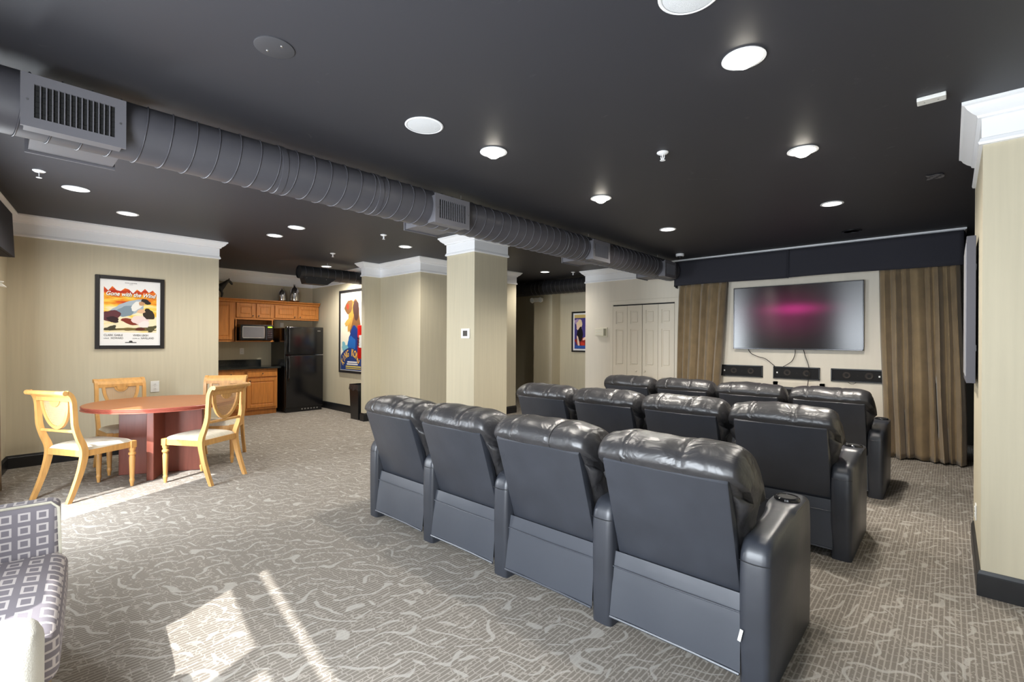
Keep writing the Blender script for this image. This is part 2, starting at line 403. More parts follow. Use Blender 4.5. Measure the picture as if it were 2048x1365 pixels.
def blob(cx, cz, rx, rz, rot, seed, n=28, rough=.16):
    rd = random.Random(seed); ph = [rd.uniform(0, 6.28) for _ in range(4)]; out = []
    for k in range(n):
        a = 2*PI*k/n; r = 1+rough*(math.sin(2*a+ph[0])*.5+math.sin(3*a+ph[1])*.5+math.sin(5*a+ph[2])*.35+math.sin(9*a+ph[3])*.2)
        x, z = rx*r*math.cos(a), rz*r*math.sin(a); out.append((cx+x*math.cos(rot)-z*math.sin(rot), cz+x*math.sin(rot)+z*math.cos(rot)))
    return out

# ------------------------------------------------------------------ room shell
XL, YK, XK, YF = -7.41, 4.62, -10.10, 7.64        # poster wall, king poster wall, kitchen back wall, screen wall
struct(MB().box(-11, 3.2, -2.2, 10.4, -.12, 0).build('floor', carpet))
OUT = WO+WU*10.5-WV*.10; OUT0 = WO-WU*.3-WV*.10
struct(MB().prism([(-11, OUT0.y), (OUT0.x, OUT0.y), (OUT.x, OUT.y), (3.2, OUT.y), (3.2, 10.4), (-11, 10.4)], CEIL, CEIL+.12, 'z').build('ceiling', ceil_m))
struct(MB().box(XL-.12, XL, .06, 2.08, 0, CEIL).build('wall_left', wall_m))
struct(MB().box(XK, XL-.12, 1.96, 2.08, 0, CEIL).build('wall_kitchen_side', wall_m))
struct(MB().box(XK-.12, XK, 1.96, YK+.12, 0, CEIL).build('wall_kitchen', wall_m))
b = MB(); b.box(XK, -6.26, YK, YK+.12, 0, CEIL); b.box(-6.38, -6.26, YK+.12, 6.91, 0, CEIL); b.box(-7.53, -7.43, 4.31, YK, 0, CEIL)
struct(b.build('wall_middle', wall_m))
b = MB(); b.box(-4.86, -4.33, 4.01, 4.60, 0, CEIL); struct(b.build('wall_column', wall_m))
b = MB(); b.box(-5.13, .05, YF, YF+.12, 0, CEIL); b.box(-5.13, -5.01, YF+.12, 8.6, 0, CEIL); b.box(-.07, .05, YF+.12, 8.6, 0, CEIL)
struct(b.build('wall_front', front_m))
b = MB(); b.box(.13, 3.0, 3.72, 3.84, 0, CEIL); b.box(.13, .25, 3.84, 4.85, 0, CEIL); struct(b.build('wall_right', wall_m))
struct(MB().box(3.0, 3.12, -2.0, 3.84, 0, CEIL).build('wall_right_side', wall_m))
b = MB(); b.box(-6.45, -5.01, 8.6, 8.72, 0, CEIL); b.box(-6.97, -6.45, 8.30, 9.72, 0, CEIL); b.box(-9.5, -6.97, 9.6, 9.72, 0, CEIL); b.box(-9.6, -9.5, 6.9, 9.72, 0, CEIL); b.box(-9.6, -6.38, 6.79, 6.91, 0, CEIL)
struct(b.build('wall_hall', wall_m))
b = MB(); b.box(.25, 2.2, 4.73, 4.85, 0, CEIL); b.box(2.1, 2.2, 4.85, 9.2, 0, CEIL); b.box(-.07, 2.2, 9.1, 9.2, 0, CEIL); struct(b.build('wall_passage', mat('dark_passage_shade', srgb(60, 58, 54), .8)))  # darkness of the passage is put into its wall colour

# window wall, built in its own (u, v) frame with openings
WT = Matrix.Translation(WO) @ Matrix.Rotation(WA, 4, 'Z')
b = MB(); edges = [0]; T0 = -.10
segs = []; u = -.3
for (a, c, z0, z1) in WINDOWS:
    b.box(u, a, T0, 0, 0, CEIL); b.box(a, c, T0, 0, 0, z0); b.box(a, c, T0, 0, z1, CEIL); u = c
b.box(u, 10.7, T0, 0, 0, CEIL)
o = struct(b.build('wall_rear', wall_m)); o.matrix_world = WT
for i, (a, c, z0, z1) in enumerate(WINDOWS):
    b = MB(); t = .025
    for (p, q, r_, s_) in ((a, a+t, z0, z1), (c-t, c, z0, z1), (a, c, z0, z0+t), (a, c, z1-t, z1)): b.box(p, q, -.07, -.03, r_, s_)
    fr = struct(b.build(f'window_{i+1}', white_m)); fr.matrix_world = WT
    if i == 1:
        MB().box(a, c, T0, 0, 1.82, 1.90).build('window_transom', white_m, fr)
        MB().box(5.93, 6.05, T0, 0, z0, 1.82).build('window_mullion', white_m, fr)
    if i == 2: MB().box((a+c)/2-.03, (a+c)/2+.03, -.08, -.02, z0, z1).build('window_mullion', white_m, fr)  # centre bar of the added third window
    MB().box(a+.01, c-.01, -.052, -.046, z0+.01, z1-.01).build('window_pane', glass_m, fr)
    MB().box(a-.04, c+.04, 0, .05, z0-.03, z0).build('window_sill', white_m, fr)

# crown mouldings and baseboards
CROWN = [(0, 2.505), (.016, 2.508), (.020, 2.520), (.014, 2.532), (.012, 2.540), (.006, 2.545), (.006, 2.650), (.022, 2.655), (.026, 2.668), (.045, 2.680), (.066, 2.700), (.076, 2.718), (.088, 2.724), (.088, CEIL), (0, CEIL)]
BASE = [(0, 0), (.016, 0), (.016, .115), (.012, .122), (.006, .14), (0, .14)]
TH = WO+WU*10.4
runs_crown = [
    [(2.99, -1.30), (TH.x, TH.y), (WO.x, WO.y), (XL, 2.08), (XK, 2.08)][::-1],
    [(XK, 2.085), (XK, YK), (-7.53, YK), (-7.53, 4.31), (-7.43, 4.31), (-7.43, YK), (-6.26, YK), (-6.26, 6.91), (-8.5, 6.91)],
    [(-5.13, 8.59), (-5.13, YF), (.05, YF), (.05, 8.55)],
    [(.13, 4.72), (.13, 3.72), (2.99, 3.72)],
]
def orient(path, room):
    # the profile offsets to the left of travel: reverse when the room lies on the right
    a, b_ = Vector(path[0]), Vector(path[1]); n = Vector((-(b_-a).y, (b_-a).x)); return path if n.dot(Vector(room)-a) > 0 else path[::-1]
k = 1
TR = [([(XK, 2.08), (XL, 2.08), (WO.x, WO.y), (WO.x+WU.x*10.5, WO.y+WU.y*10.5)], None)]
crowns = [
    orient([(WO.x+WU.x*10.4, WO.y+WU.y*10.4), (WO.x, WO.y), (XL, 2.08), (XK, 2.08)], (-3, 3)),
    orient(runs_crown[1], (-9, 3)), orient(runs_crown[2], (-7, 8.2)), orient(runs_crown[3], (-2, 4.2))]
for pth in crowns:
    struct(MB().sweep(CROWN, pth).build(f'trim_{k}', white_m, smooth=25)); k += 1
struct(MB().sweep(CROWN, [(-4.86, 4.01), (-4.86, 4.60), (-4.33, 4.60), (-4.33, 4.01)], True).build(f'trim_{k}', white_m, smooth=25)); k += 1
bases = [('left', crowns[0]), ('middle', crowns[1]), ('front', orient([(-5.13, 8.59), (-5.13, YF), (-4.60, YF)], (-7, 8.2))), ('front_screen', orient([(-3.27, YF), (.05, YF), (.05, 8.5)], (-2, 5))), ('right', crowns[3]),
         ('hall', orient([(-5.14, 8.6), (-6.45, 8.6), (-6.45, 8.30), (-6.97, 8.30)], (-6, 8)))]
for nme, pth in bases:
    struct(MB().sweep(BASE, pth).build('baseboard_'+nme, base_m))
struct(MB().sweep(BASE, [(-4.86, 4.01), (-4.86, 4.60), (-4.33, 4.60), (-4.33, 4.01)], True).build('baseboard_column', base_m))

# closet bifold door in the screen wall
d0 = -4.51; lw = .288
dr = struct(MB().box(d0-.012, d0+4*lw+.02, YF-.003, YF+.001, 0, 2.065).build('door_1', dark_m))
b = MB()
b.box(d0-.075, d0-.015, YF-.016, YF, 0, 2.14, .004); b.box(d0+4*lw+.004, d0+4*lw+.08, YF-.032, YF, 0, 2.14, .004); b.box(d0-.075, d0+4*lw+.08, YF-.018, YF, 2.075, 2.14, .004)
b.build('door_casing', front_m, dr)
b = MB(); b.box(0, lw-.006, -.028, 0, .01, 2.04, .003)
leaf_src = None
def leaf_mesh():
    b = MB(); W = lw-.006; fx = .062
    holes = [(.16, .80), (.98, 1.62), (1.72, 1.95)]
    b.box(0, fx, -.03, -.008, .01, 2.04); b.box(W-fx, W, -.03, -.008, .01, 2.04)
    zs = [.01]+[v for h in holes for v in h]+[2.04]
    for i in range(0, len(zs), 2): b.box(fx, W-fx, -.03, -.008, zs[i], zs[i+1])
    b.box(fx, W-fx, -.016, -.008, .01, 2.04)
    for (p, q) in holes: b.box(fx+.022, W-fx-.022, -.028, -.014, p+.022, q-.022, .009, 1)
    return b.mesh('door_leaf', door_m)
lm = leaf_mesh()
kn = MB().lathe([(.006, 0), (.007, .012), (.016, .018), (.018, .028), (.012, .036), (.002, .038)], 14, T=Matrix.Rotation(R(90), 4, 'X')).mesh('door_knob', door_m, True)
for i in range(4):
    lf = bpy.data.objects.new('door_leaf', lm); COL.objects.link(lf); lf.parent = dr; lf.location = (d0+i*lw+(0, 0, .006, .006)[i], YF-.004, 0)
    if i in (1, 2):
        h = bpy.data.objects.new('door_knob', kn); COL.objects.link(h); h.parent = lf; h.location = (lw/2+(.045 if i == 1 else -.09), -.03, .89)

# ------------------------------------------------------------------ duct with registers
DX, DZ, DR = -3.32, 2.537, .153
duct = thing('spiral_duct', 'long grey spiral air duct hung under the black ceiling across the room', 'duct', (DX, 0, DZ))
MB().lathe([(DR, -1.0), (DR, 7.39)], 40, T=Matrix.Rotation(R(-90), 4, 'X')).build('duct_pipe', duct_m, duct, True)
pts = []
for i in range(int(8.3/.115*28)):
    a = 2*PI*i/28; y = -.95+i/28*.115
    pts.append((math.cos(a)*(DR+.002), y, math.sin(a)*(DR+.002)))
MB().tube(pts, .0042, 5).build('spiral_seam', duct_m, duct, 'all')
for y in (1.27, 1.98, 4.40, 4.72, 6.62):
    b = MB(); b.lathe([(DR+.001, -.02), (DR+.005, -.018), (DR+.005, .018), (DR+.001, .02)], 40, T=Matrix.Translation((0, y, 0)) @ Matrix.Rotation(R(-90), 4, 'X'), cap=False); b.build('duct_coupling', duct_m, duct, True)
for y in (2.9, 5.0, 6.9):
    MB().tube([(0, y, DR), (0, y, CEIL-DZ)], .004, 6).build('hanger_strap', steel, duct)
def vent_meshes(wy, hz, d1=.185):
    bx = MB(); d0_ = .08      # the box runs out of the pipe's flank
    bx.box(d0_, d1, -wy/2+.012, wy/2-.012, -hz/2+.012, hz/2-.012); box = bx.mesh('register_box', vent_m)
    fr = MB(); m_ = .045
    for (a, b_, c, d_) in ((-wy/2, -wy/2+m_, -hz/2, hz/2), (wy/2-m_, wy/2, -hz/2, hz/2), (-wy/2+m_, wy/2-m_, -hz/2, -hz/2+m_), (-wy/2+m_, wy/2-m_, hz/2-m_, hz/2)):
        fr.box(d1-.002, d1+.010, a, b_, c, d_)
    frm = fr.mesh('register_frame', vent_m)
    bk = MB().box(d1+.0005, d1+.002, -wy/2+m_, wy/2-m_, -hz/2+m_, hz/2-m_).mesh('register_throat_shade', dark_m)  # black sheet on the box front, painted shade behind the louvers
    n = 14; sp = (wy-2*m_)/n
    lv = MB().box(d1-.0, d1+.012, -.0022, .0022, -hz/2+m_, hz/2-m_).mesh('register_louver', vent_m)
    cr = MB().box(d1+.002, d1+.004, -wy/2+m_, wy/2-m_, -.001, .001).mesh('register_crossbar', plastic_blk)
    sc = MB().lathe([(.005, 0), (.004, .003)], 10, T=Matrix.Rotation(R(90), 4, 'Y')).mesh('screw', steel)
    return box, frm, bk, lv, cr, sc, n, sp, m_, d1
def add_vent(y, wy, hz, side=1, dz=-.035):
    box, frm, bk, lv, cr, sc, n, sp, m_, d1 = vent_meshes(wy, hz, .185 if side > 0 else .285)
    def put(me, nm, par, loc=(0, 0, 0), rot=None):
        o = bpy.data.objects.new(nm, me); COL.objects.link(o); o.parent = par; o.location = loc
        if rot: o.rotation_euler = rot
        return o
    v = put(box, 'register', duct, (0, y, dz), (0, 0, 0 if side > 0 else PI))
    put(frm, 'register_frame', v); put(bk, 'register_throat_shade', v)
    for i in range(1, n): put(lv, 'register_louver', v, (0, -wy/2+m_+i*sp, 0))
    for i in range(5): put(cr, 'register_crossbar', v, (0, 0, -hz/2+m_+(i+1)*(hz-2*m_)/6))
    for s_ in (-1, 1): put(sc, 'screw', v, (d1+.010, s_*(wy/2-m_/2), 0))
for y in (.25, 2.63, 4.99, 6.93):
    add_vent(y+.012, .38, .245, 1); add_vent(y+.035, .37, .235, -1, -.03)

# ------------------------------------------------------------------ ceiling fittings
DL = [(-.72, 2.38, 1, .8, 'brightest round recessed ceiling light at the top right, nearest the viewer'),
      (-.76, 3.80, 1, 2.2, 'glaring recessed ceiling light above the second recliner row, right-hand line'),
      (-.84, 5.44, 0, 4.8, 'small recessed ceiling light above the front recliner row, right-hand line'),
      (-2.38, 2.38, 1, 2.2, 'recessed ceiling light beside the middle of the long duct, between speaker and duct'),
      (-2.40, 3.82, 1, 4.2, 'glaring recessed ceiling light in the ceiling centre near the second register'),
      (-2.47, 5.40, 0, 4.5, 'small recessed ceiling light right of the last duct registers'),
      (-5.73, .48, 0, 1.2, 'recessed ceiling light left of all others, under the first register'),
      (-6.45, .95, 0, 1.1, 'recessed ceiling light over the round table, second from the left'),
      (-6.37, 2.42, 0, 1.5, 'recessed ceiling light left of the close pair before the kitchen'),
      (-5.72, 2.42, 0, 2.0, 'recessed ceiling light right of the close pair before the kitchen'),
      (-5.71, 3.95, 0, 2.6, 'recessed ceiling light in front of the beige middle wall'),
      (-8.33, 4.06, 0, 6, 'recessed ceiling light over the kitchen above the short black duct'),
      (-5.75, 7.17, 0, 2.0, 'recessed ceiling light at the hallway mouth behind the column')]
ring = MB().lathe([(.078, 0), (.094, -.001), (.096, -.006), (.080, -.009), (.074, -.003)], 32, cap=False).mesh('trim_ring', white_m, True)
ring2 = MB().lathe([(.074, -.003), (.066, .0)], 32, cap=False).mesh('reflector', white_m, True)
lens = MB().lathe([(.076, -.0035), (.06, -.006), (.001, -.007)], 32).mesh('lens', lamp_m, True)
bulb = MB().lathe([(.03, -.006), (.048, -.016), (.045, -.03), (.028, -.042), (.001, -.046)], 24).mesh('bulb', bulb_m, True)
for (x, y, bright, gain, lab) in DL:
    t = thing('downlight', lab, 'ceiling light', (x, y, CEIL), 0, 'recessed ceiling lights')
    parts = [('trim_ring', ring), ('lens', lens)]+([('bulb', bulb)] if bright else [])
    for nm, me in parts:
        o = bpy.data.objects.new(nm, me); COL.objects.link(o); o.parent = t
    l = bpy.data.lights.new('downlight_lamp', 'SPOT'); l.energy = DOWN_W*4*gain; l.spot_size = R(160); l.spot_blend = .8; l.shadow_soft_size = .07; l.color = (1, .94, .85)
    lo = bpy.data.objects.new('downlight_lamp', l); COL.objects.link(lo); lo.parent = t; lo.location = (0, 0, -.06)
for (x, y, lab) in ((-2.41, 1.80, 'white round ceiling speaker grille beside the long duct'), (-.74, 1.80, 'white round ceiling speaker grille cut by the top edge')):
    t = thing('ceiling_speaker', lab, 'speaker', (x, y, CEIL), 0, 'round ceiling speakers')
    MB().lathe([(.115, 0), (.118, -.004), (.110, -.008), (.104, -.006)], 40, cap=False).build('bezel', white_m, t, True)
    MB().lathe([(.105, -.004), (.09, -.006), (.001, -.007)], 40).build('grille', mat('speaker_grille_white', srgb(226, 228, 230), .7, bump=.4, bscale=600), t, True)
t = thing('ceiling_cover_plate', 'dark round blank plate with two screws on the ceiling above the duct', 'cover plate', (-2.28, .86, CEIL))
MB().lathe([(.085, 0), (.085, -.004), (.08, -.006), (.001, -.006)], 36).build('plate_disc', grey_plate, t, True)
for a in (-.04, .04): MB().lathe([(.006, -.006), (.004, -.010)], 10, (a, a*.4, 0)).build('screw', steel, t)
t = thing('recessed_can', 'unlit black recessed ceiling can before the stage curtain', 'ceiling light', (-.87, 6.92, CEIL))
MB().lathe([(.075, 0), (.10, -.002), (.10, -.010), (.078, -.012)], 32, cap=False).build('trim_ring', plastic_blk, t, True)
MB().lathe([(.078, -.002), (.001, -.002)], 32).build('dark_throat', dark_m, t)
SPR = [(-5.35, .23, 'white fire sprinkler under the first register at the far left'), (-5.29, 3.33, 'white fire sprinkler between the close pair of lights and the middle wall'), (-7.01, 3.52, 'white fire sprinkler before the kitchen short duct'),
       (-1.50, 3.19, 'white fire sprinkler between two glaring lights over the recliners'), (-5.36, 7.55, 'white fire sprinkler at the hallway mouth')]
s1 = MB().lathe([(.0, 0), (.040, 0), (.040, -.004), (.030, -.012), (.012, -.014), (.0, -.014)], 24, cap=False).mesh('escutcheon', white_m, True)
s2 = MB(); s2.tube([(-.012, 0, -.012), (-.013, 0, -.035), (-.005, 0, -.052)], .0032, 6); s2.tube([(.012, 0, -.012), (.013, 0, -.035), (.005, 0, -.052)], .0032, 6); s2.box(-.003, .003, -.003, .003, -.045, -.012)
s2 = s2.mesh('frame_arms', white_m); s3 = MB().lathe([(.006, -.05), (.018, -.054), (.018, -.057), (.001, -.058)], 16).mesh('deflector', white_m)
for (x, y, lab) in SPR:
    t = thing('fire_sprinkler', lab, 'sprinkler', (x, y, CEIL), 0, 'ceiling sprinklers')
    for nm, me in (('escutcheon', s1), ('frame_arms', s2), ('deflector', s3)):
        o = bpy.data.objects.new(nm, me); COL.objects.link(o); o.parent = t
t = thing('smoke_detector', 'small white smoke detector with dark dome beside the screen wall crown', 'smoke detector', (-3.03, 7.05, CEIL))
MB().lathe([(.06, 0), (.06, -.03), (.054, -.038), (.02, -.04)], 28).build('housing', white_m, t, True)
MB().lathe([(.042, -.04), (.042, -.06), (.025, -.078), (.001, -.08)], 24).build('dome', plastic_blk, t, True)
t = thing('ceiling_junction_plate', 'white rectangular blank plate on the black ceiling near the right wall', 'cover plate', (-.08, 3.44, CEIL))
MB().box(-.06, .06, -.036, .036, -.022, 0, .004).build('plate', plate_white, t)
for z in (-.028, .028): MB().lathe([(.004, -.022), (.003, -.0235)], 8, (z, 0, 0)).build('screw', steel, t)
tp = MB(); tp.grid(lambda a, c: (-.10+(a-.5)*.10+.012*math.sin(c*3), 5.08+(c-.5)*.13, CEIL-.004-.006*abs(math.sin(a*5+c*4))), 7, 7)
o = tp.build('tape_scrap', tape_m); tag(o, 'crinkled clear tape scrap stuck to the black ceiling at right', 'tape'); o.modifiers.new('s', 'SOLIDIFY').thickness = .001

# ------------------------------------------------------------------ recliners
def arm_mesh():
    prof = catmull([(0, .0), (-.004, .25), (-.002, .50), (.015, .575), (.07, .612), (.22, .625), (.36, .640), (.42, .655), (.60, .655), (.68, .64), (.715, .60), (.735, .40), (.74, .0)], 4, False)
    nx = 14; nr = len(prof); b = MB(); ctr = Vector((.37, .3))
    vs = []
    for i in range(nx+1):
        t = -1+2*i/nx; e = abs(t)**5
        for p in prof:
            top = max(0, min(1, (p[1]-.45)/.2)); cup = math.exp(-((p[0]-.51)/.13)**4)*top
            wdt = .055+.004*math.sin(p[1]*4)+.010*cup
            sh = .020*e*(1-.6*cup)
            q = p-(p-ctr).normalized()*sh; z = max(q[1], 0) if p[1] > .001 else 0
            vs.append((t*wdt, q[0], z))
    fs = [(i*nr+j, i*nr+j+1, (i+1)*nr+j+1, (i+1)*nr+j) for i in range(nx) for j in range(nr-1)]
    fs += [tuple(range(nr)), tuple(range(nx*nr, (nx+1)*nr))[::-1], tuple([i*nr for i in range(nx+1)])[::-1], tuple([i*nr+nr-1 for i in range(nx+1)])]
    b.add(vs, fs); return b.mesh('armrest', leather, 50)
def cup_meshes():
    a = MB().lathe([(.038, -.004), (.041, .007), (.049, .008), (.054, .003), (.055, -.006)], 28, cap=False).mesh('cup_holder', mat('cup_holder_black_gloss', (.02, .02, .022, 1), .12), True)
    c = MB().lathe([(.041, .0035), (.001, .003)], 28).mesh('cup_well_shade', dark_m)  # flat black disc, shade of the cup recess put into colour
    return a, c
def stitch_mesh():
    b = MB(); b.tube([(-.056, .004, .52), (-.058, .0, .522), (-.03, -.006, .520), (0, -.007, .519), (.03, -.006, .520), (.058, 0, .522)], .0013, 5); return b.mesh('stitch_seam', plastic_blk)
HW = .285
def back_mesh():
    b = MB(); T = Matrix.Identity(4)
    pr = [(.06, .355), (.052, .36), (-.106, .845), (-.098, .86), (-.05, .865), (.11, .37)]
    b.prism(pr, -HW, HW, 'x', .012, 2); return b.mesh('back_panel', leather, 35)
SEC = catmull([(-.100, .845), (-.118, .885), (-.100, .93), (-.045, .965), (.05, .978), (.14, .955), (.215, .90), (.275, .83), (.30, .74), (.292, .65), (.285, .56), (.25, .47), (.17, .41), (.10, .42), (.045, .55), (-.02, .72)], 5)
def pillow_mesh(seed):
    rd = random.Random(seed); ph = [rd.uniform(0, 6.28) for _ in range(10)]
    c = Vector((.08, .70)); n = len(SEC); b = MB(); nx = 56
    def fn(a, v):
        x = -1+2*v; p = SEC[int(round(a*n)) % n]
        top = max(0, min(1, (p[1]-.84)/.06))
        e = (1-abs(x)**4.5)**(1/3.2) if abs(x) < 1 else 0
        s_ = .70+.30*e if p[0] > .02 else .80+.20*e
        seam = sum(math.exp(-((x-q)/.022)**2) for q in (-.54, .30))
        sw = 1+(.018*math.sin(PI*min(1, abs(x)*1.0)))
        d = (p-c)
        lump = .012*math.sin(5*x+ph[0])*math.sin(9*p[0]+ph[1])+.004*math.sin(13*x+11*p[0]+ph[2])
        q = c+d*s_*(1-.035*seam*top)*(1+(lump)*(1.6 if top else .9))
        hw = .322-.036*max(0, min(1, (.74-p[1])/.10))
        if p[0] < -.06 and p[1] < .88: hw -= .03
        return (x*hw*(1+.01*math.sin(7*p[1]+ph[4])), q[0], q[1])
    vs = b.grid(fn, n, nx+1, True)
    for k, ringv in ((-1, vs[:n]), (1, vs[-n:])):
        cc = sum((v.co for v in ringv), Vector())/n; prev = ringv
        for q, ox in ((.9, .010), (.6, .020)):
            cur = [b.bm.verts.new(Vector((v.co.x+k*ox, cc.y+(v.co.y-cc.y)*q, cc.z+(v.co.z-cc.z)*q))) for v in ringv]
            for i in range(n): b.bm.faces.new([prev[i], prev[(i+1) % n], cur[(i+1) % n], cur[i]])
            prev = cur
        b.bm.faces.new(prev)
    me = b.mesh('back_cushion', leather_w, 'all'); return me
def seam_mesh(x):
    pts = []
    for p in SEC[:36]:
        q = Vector((.08, .70))+(p-Vector((.08, .70)))*.972*(.70+.3*(1-abs(x/.335)**4.5)**(1/3.2) if p[0] > .02 else .80+.20*(1-abs(x/.335)**4.5)**(1/3.2)); pts.append((x, q[0], q[1]))
    return MB().tube(pts, .0022, 5).mesh('seam', plastic_blk)
def skirt_mesh():
    b = MB()
    def fn(a, v):
        x = -.30+.60*a; z = .06+.31*v
        y = .03-.035*(1-v)+.010*math.sin(a*PI)*(1-v)+.004*math.sin(a*9)*(1-v)
        if v > .78: y += .004*(v-.78)/.22
        return (x*(1-.03*v), y, z)
    b.grid(fn, 20, 12); me = b.mesh('skirt', vinyl, True); return me
def rim_mesh():
    b = MB(); b.tube([(-.298, -.007, .062), (-.1, .001, .060), (.1, .002, .060), (.298, -.007, .062)], .006, 6); b.tube([(-.293, .016, .30), (0, .012, .298), (.293, .016, .30)], .003, 5); return b.mesh('skirt_hem', vinyl, True)
def seat_mesh():
    b = MB(); b.box(-.29, .29, .20, .73, .26, .44, .05, 4); return b.mesh('seat_cushion', leather_w, 50)
def foot_mesh():
    b = MB(); b.box(-.285, .285, .70, .76, .06, .36, .025, 3); return b.mesh('footrest', leather, 50)
def base_mesh():
    b = MB(); b.box(-.275, .275, .10, .70, .03, .26); return b.mesh('underframe', dark_m)
RM = dict(arm=arm_mesh(), cup=cup_meshes(), stitch=stitch_mesh(), back=back_mesh(), seamA=seam_mesh(-.185), seamB=seam_mesh(.105), skirt=skirt_mesh(), rim=rim_mesh(), seat=seat_mesh(), foot=foot_mesh(), base=base_mesh())
PIL = [pillow_mesh(i) for i in range(4)]
def ob(nm, me, par, loc=(0, 0, 0), rot=None):
    o = bpy.data.objects.new(nm, me); COL.objects.link(o); o.parent = par; o.location = loc
    if rot: o.rotation_euler = rot
    return o
def recliner(cx, y, label, pil, group, pitch, right):
    t = thing('recliner', label, 'recliner', (cx, y, 0), 0, group)
    def arm(x):
        a = ob('armrest', RM['arm'], t, (x, 0, 0)); c = ob('cup_holder', RM['cup'][0], a, (0, .51, .663)); ob('cup_well_shade', RM['cup'][1], a, (0, .51, .664)); ob('stitch_seam', RM['stitch'], a)
    arm(-pitch/2)
    if right: arm(pitch/2)
    ob('back_panel', RM['back'], t)
    p = ob('back_cushion', PIL[pil], t); ob('seam', RM['seamA'], p); ob('seam', RM['seamB'], p)
    s_ = ob('skirt', RM['skirt'], t); ob('skirt_hem', RM['rim'], s_)
    ob('seat_cushion', RM['seat'], t); ob('footrest', RM['foot'], t); ob('underframe', RM['base'], t)
    return t
ROWS = [(2.04, -3.375, .702, 'nearest row', ['far left seat beside the carpet aisle', 'second seat from the left', 'third seat from the left', 'right end seat with cup holder armrest']),
        (3.68, -3.27, .690, 'middle row', ['left end seat before the column', 'second seat from the left', 'third seat from the left', 'right end seat with cup holder armrest']),
        (5.36, -3.29, .700, 'front row', ['left end seat before the closet door', 'second seat from the left', 'third seat from the left below middle speaker', 'right end seat beside the brown curtain'])]
for ri, (y, x0, pt, rn, labs) in enumerate(ROWS):
    for i in range(4):
        t = recliner(x0+pt*(i+.5), y, f'black leather recliner in the {rn}, {labs[i]}', (i+ri) % 4, 'black theater recliners', pt, i == 3)
        if ri == 0 and i == 3:
            g = MB(); g.box(0, .012, -.002, 0, 0, .05); ob('care_tag', g.mesh('care_tag', plate_white), t, (.292, -.01, .20), (0, R(12), 0))

# ------------------------------------------------------------------ screen wall
TVX, TVY = -1.615, YF-.075
tv = thing('television', 'large flat television with a dim magenta blur on the cream wall', 'television', (TVX, TVY, 1.30))
TW, THh = 1.595/2, .915
MB().box(-TW, TW, .0, .045, 0, THh, .006).build('casing', plastic_blk, tv)
b = MB()
for (a, c, z0, z1) in ((-TW, -TW+.012, 0, THh), (TW-.012, TW, 0, THh), (-TW, TW, 0, .018), (-TW, TW, THh-.012, THh)): b.box(a, c, -.006, .002, z0, z1, .002, 1)
b.build('bezel', mat('silver_black_bezel', (.05, .05, .055, 1), .2, .4), tv)
b = MB(); b.grid(lambda a, c: (-TW+.011+(2*TW-.022)*a, -.003, .017+(THh-.028)*c), 9, 9, uv=lambda a, c: (a, c)); sc = b.build('screen', screen_m, tv)
MB().box(-.3, .3, .045, .075, .25, .65).build('wall_mount', steel, tv)
for i, (x0, x1, lab, badge) in enumerate(((-2.61, -2.02, 'black in-wall speaker left of the three, beside the left curtain', -1), (-1.88, -1.305, 'black in-wall speaker in the middle under the television', -1), (-1.18, -.61, 'black in-wall speaker right of the three, beside the right curtain', 1))):
    wd = x1-x0; t = thing('wall_speaker', lab, 'speaker', ((x0+x1)/2, YF, .885), 0, 'in-wall speakers under the television'); h = .172
    b = MB(); m_ = .018
    for (a, c, z0, z1) in ((-wd/2, -wd/2+m_, 0, h), (wd/2-m_, wd/2, 0, h), (-wd/2, wd/2, 0, m_), (-wd/2, wd/2, h-m_, h)): b.box(a, c, -.028, 0, z0, z1, .004, 1)
    b.build('speaker_frame', plastic_blk, t)
    MB().box(-wd/2+.01, wd/2-.01, -.016, 0, .01, h-.01).build('speaker_grille', grille_cloth, t)
    for cx in (-.11, .13):
        MB().lathe([(.02, 0), (.030, .003), (.038, .005), (.044, .003), (.046, 0)], 24, T=Matrix.Translation((cx, -.0155, h/2)) @ Matrix.Rotation(R(90), 4, 'X')).build('speaker_driver', cone_m, t, True)
    MB().lathe([(.006, 0), (.004, .003)], 12, T=Matrix.Translation((.01, -.016, h/2)) @ Matrix.Rotation(R(90), 4, 'X')).build('tweeter', cone_m, t)
    MB().box(badge*(wd/2-.05)-.009, badge*(wd/2-.05)+.009, -.019, -.016, h/2-.012, h/2+.010).build('badge', plate_white, t)
t = thing('equipment_niche', 'cream framed wall niche with a grey equipment rack behind the front recliners', 'equipment niche', (-1.565, YF, .35))
b = MB(); b.box(-.315, -.255, -.02, 0, 0, .49); b.box(.255, .315, -.02, 0, 0, .49); b.box(-.315, .315, -.02, 0, .42, .49); b.build('niche_frame', front_m, t)
MB().box(-.255, .255, -.004, -.001, 0, .42).build('niche_back', dark_m, t)
b = MB(); b.box(-.25, -.235, -.018, -.004, 0, .415); b.box(.235, .25, -.018, -.004, 0, .415); b.box(-.25, .25, -.018, -.004, .385, .415); b.build('rack_frame', grey_frame, t)
o = MB().box(-1.185, -.93, YF-.016, YF, .60, .79, .003).build('paper_notice', paper); tag(o, 'white paper sheet on the wall under the right speaker', 'paper')
def cable(pts, lab, r=.0045):
    o = MB().tube([(p.x, p.y, p.z) for p in catmull(pts, 6, False)], r, 6).build('cable', cable_m, None, True); tag(o, lab, 'cable', 'loose black cables under the television')
yc = YF-.03
cable([(-2.22, yc, 1.31), (-2.18, yc, 1.24), (-2.08, yc, 1.19), (-1.98, yc, 1.16), (-1.87, yc, 1.07), (-1.86, yc-.005, 1.055)], 'black cable sagging from the television left corner to the middle speaker')
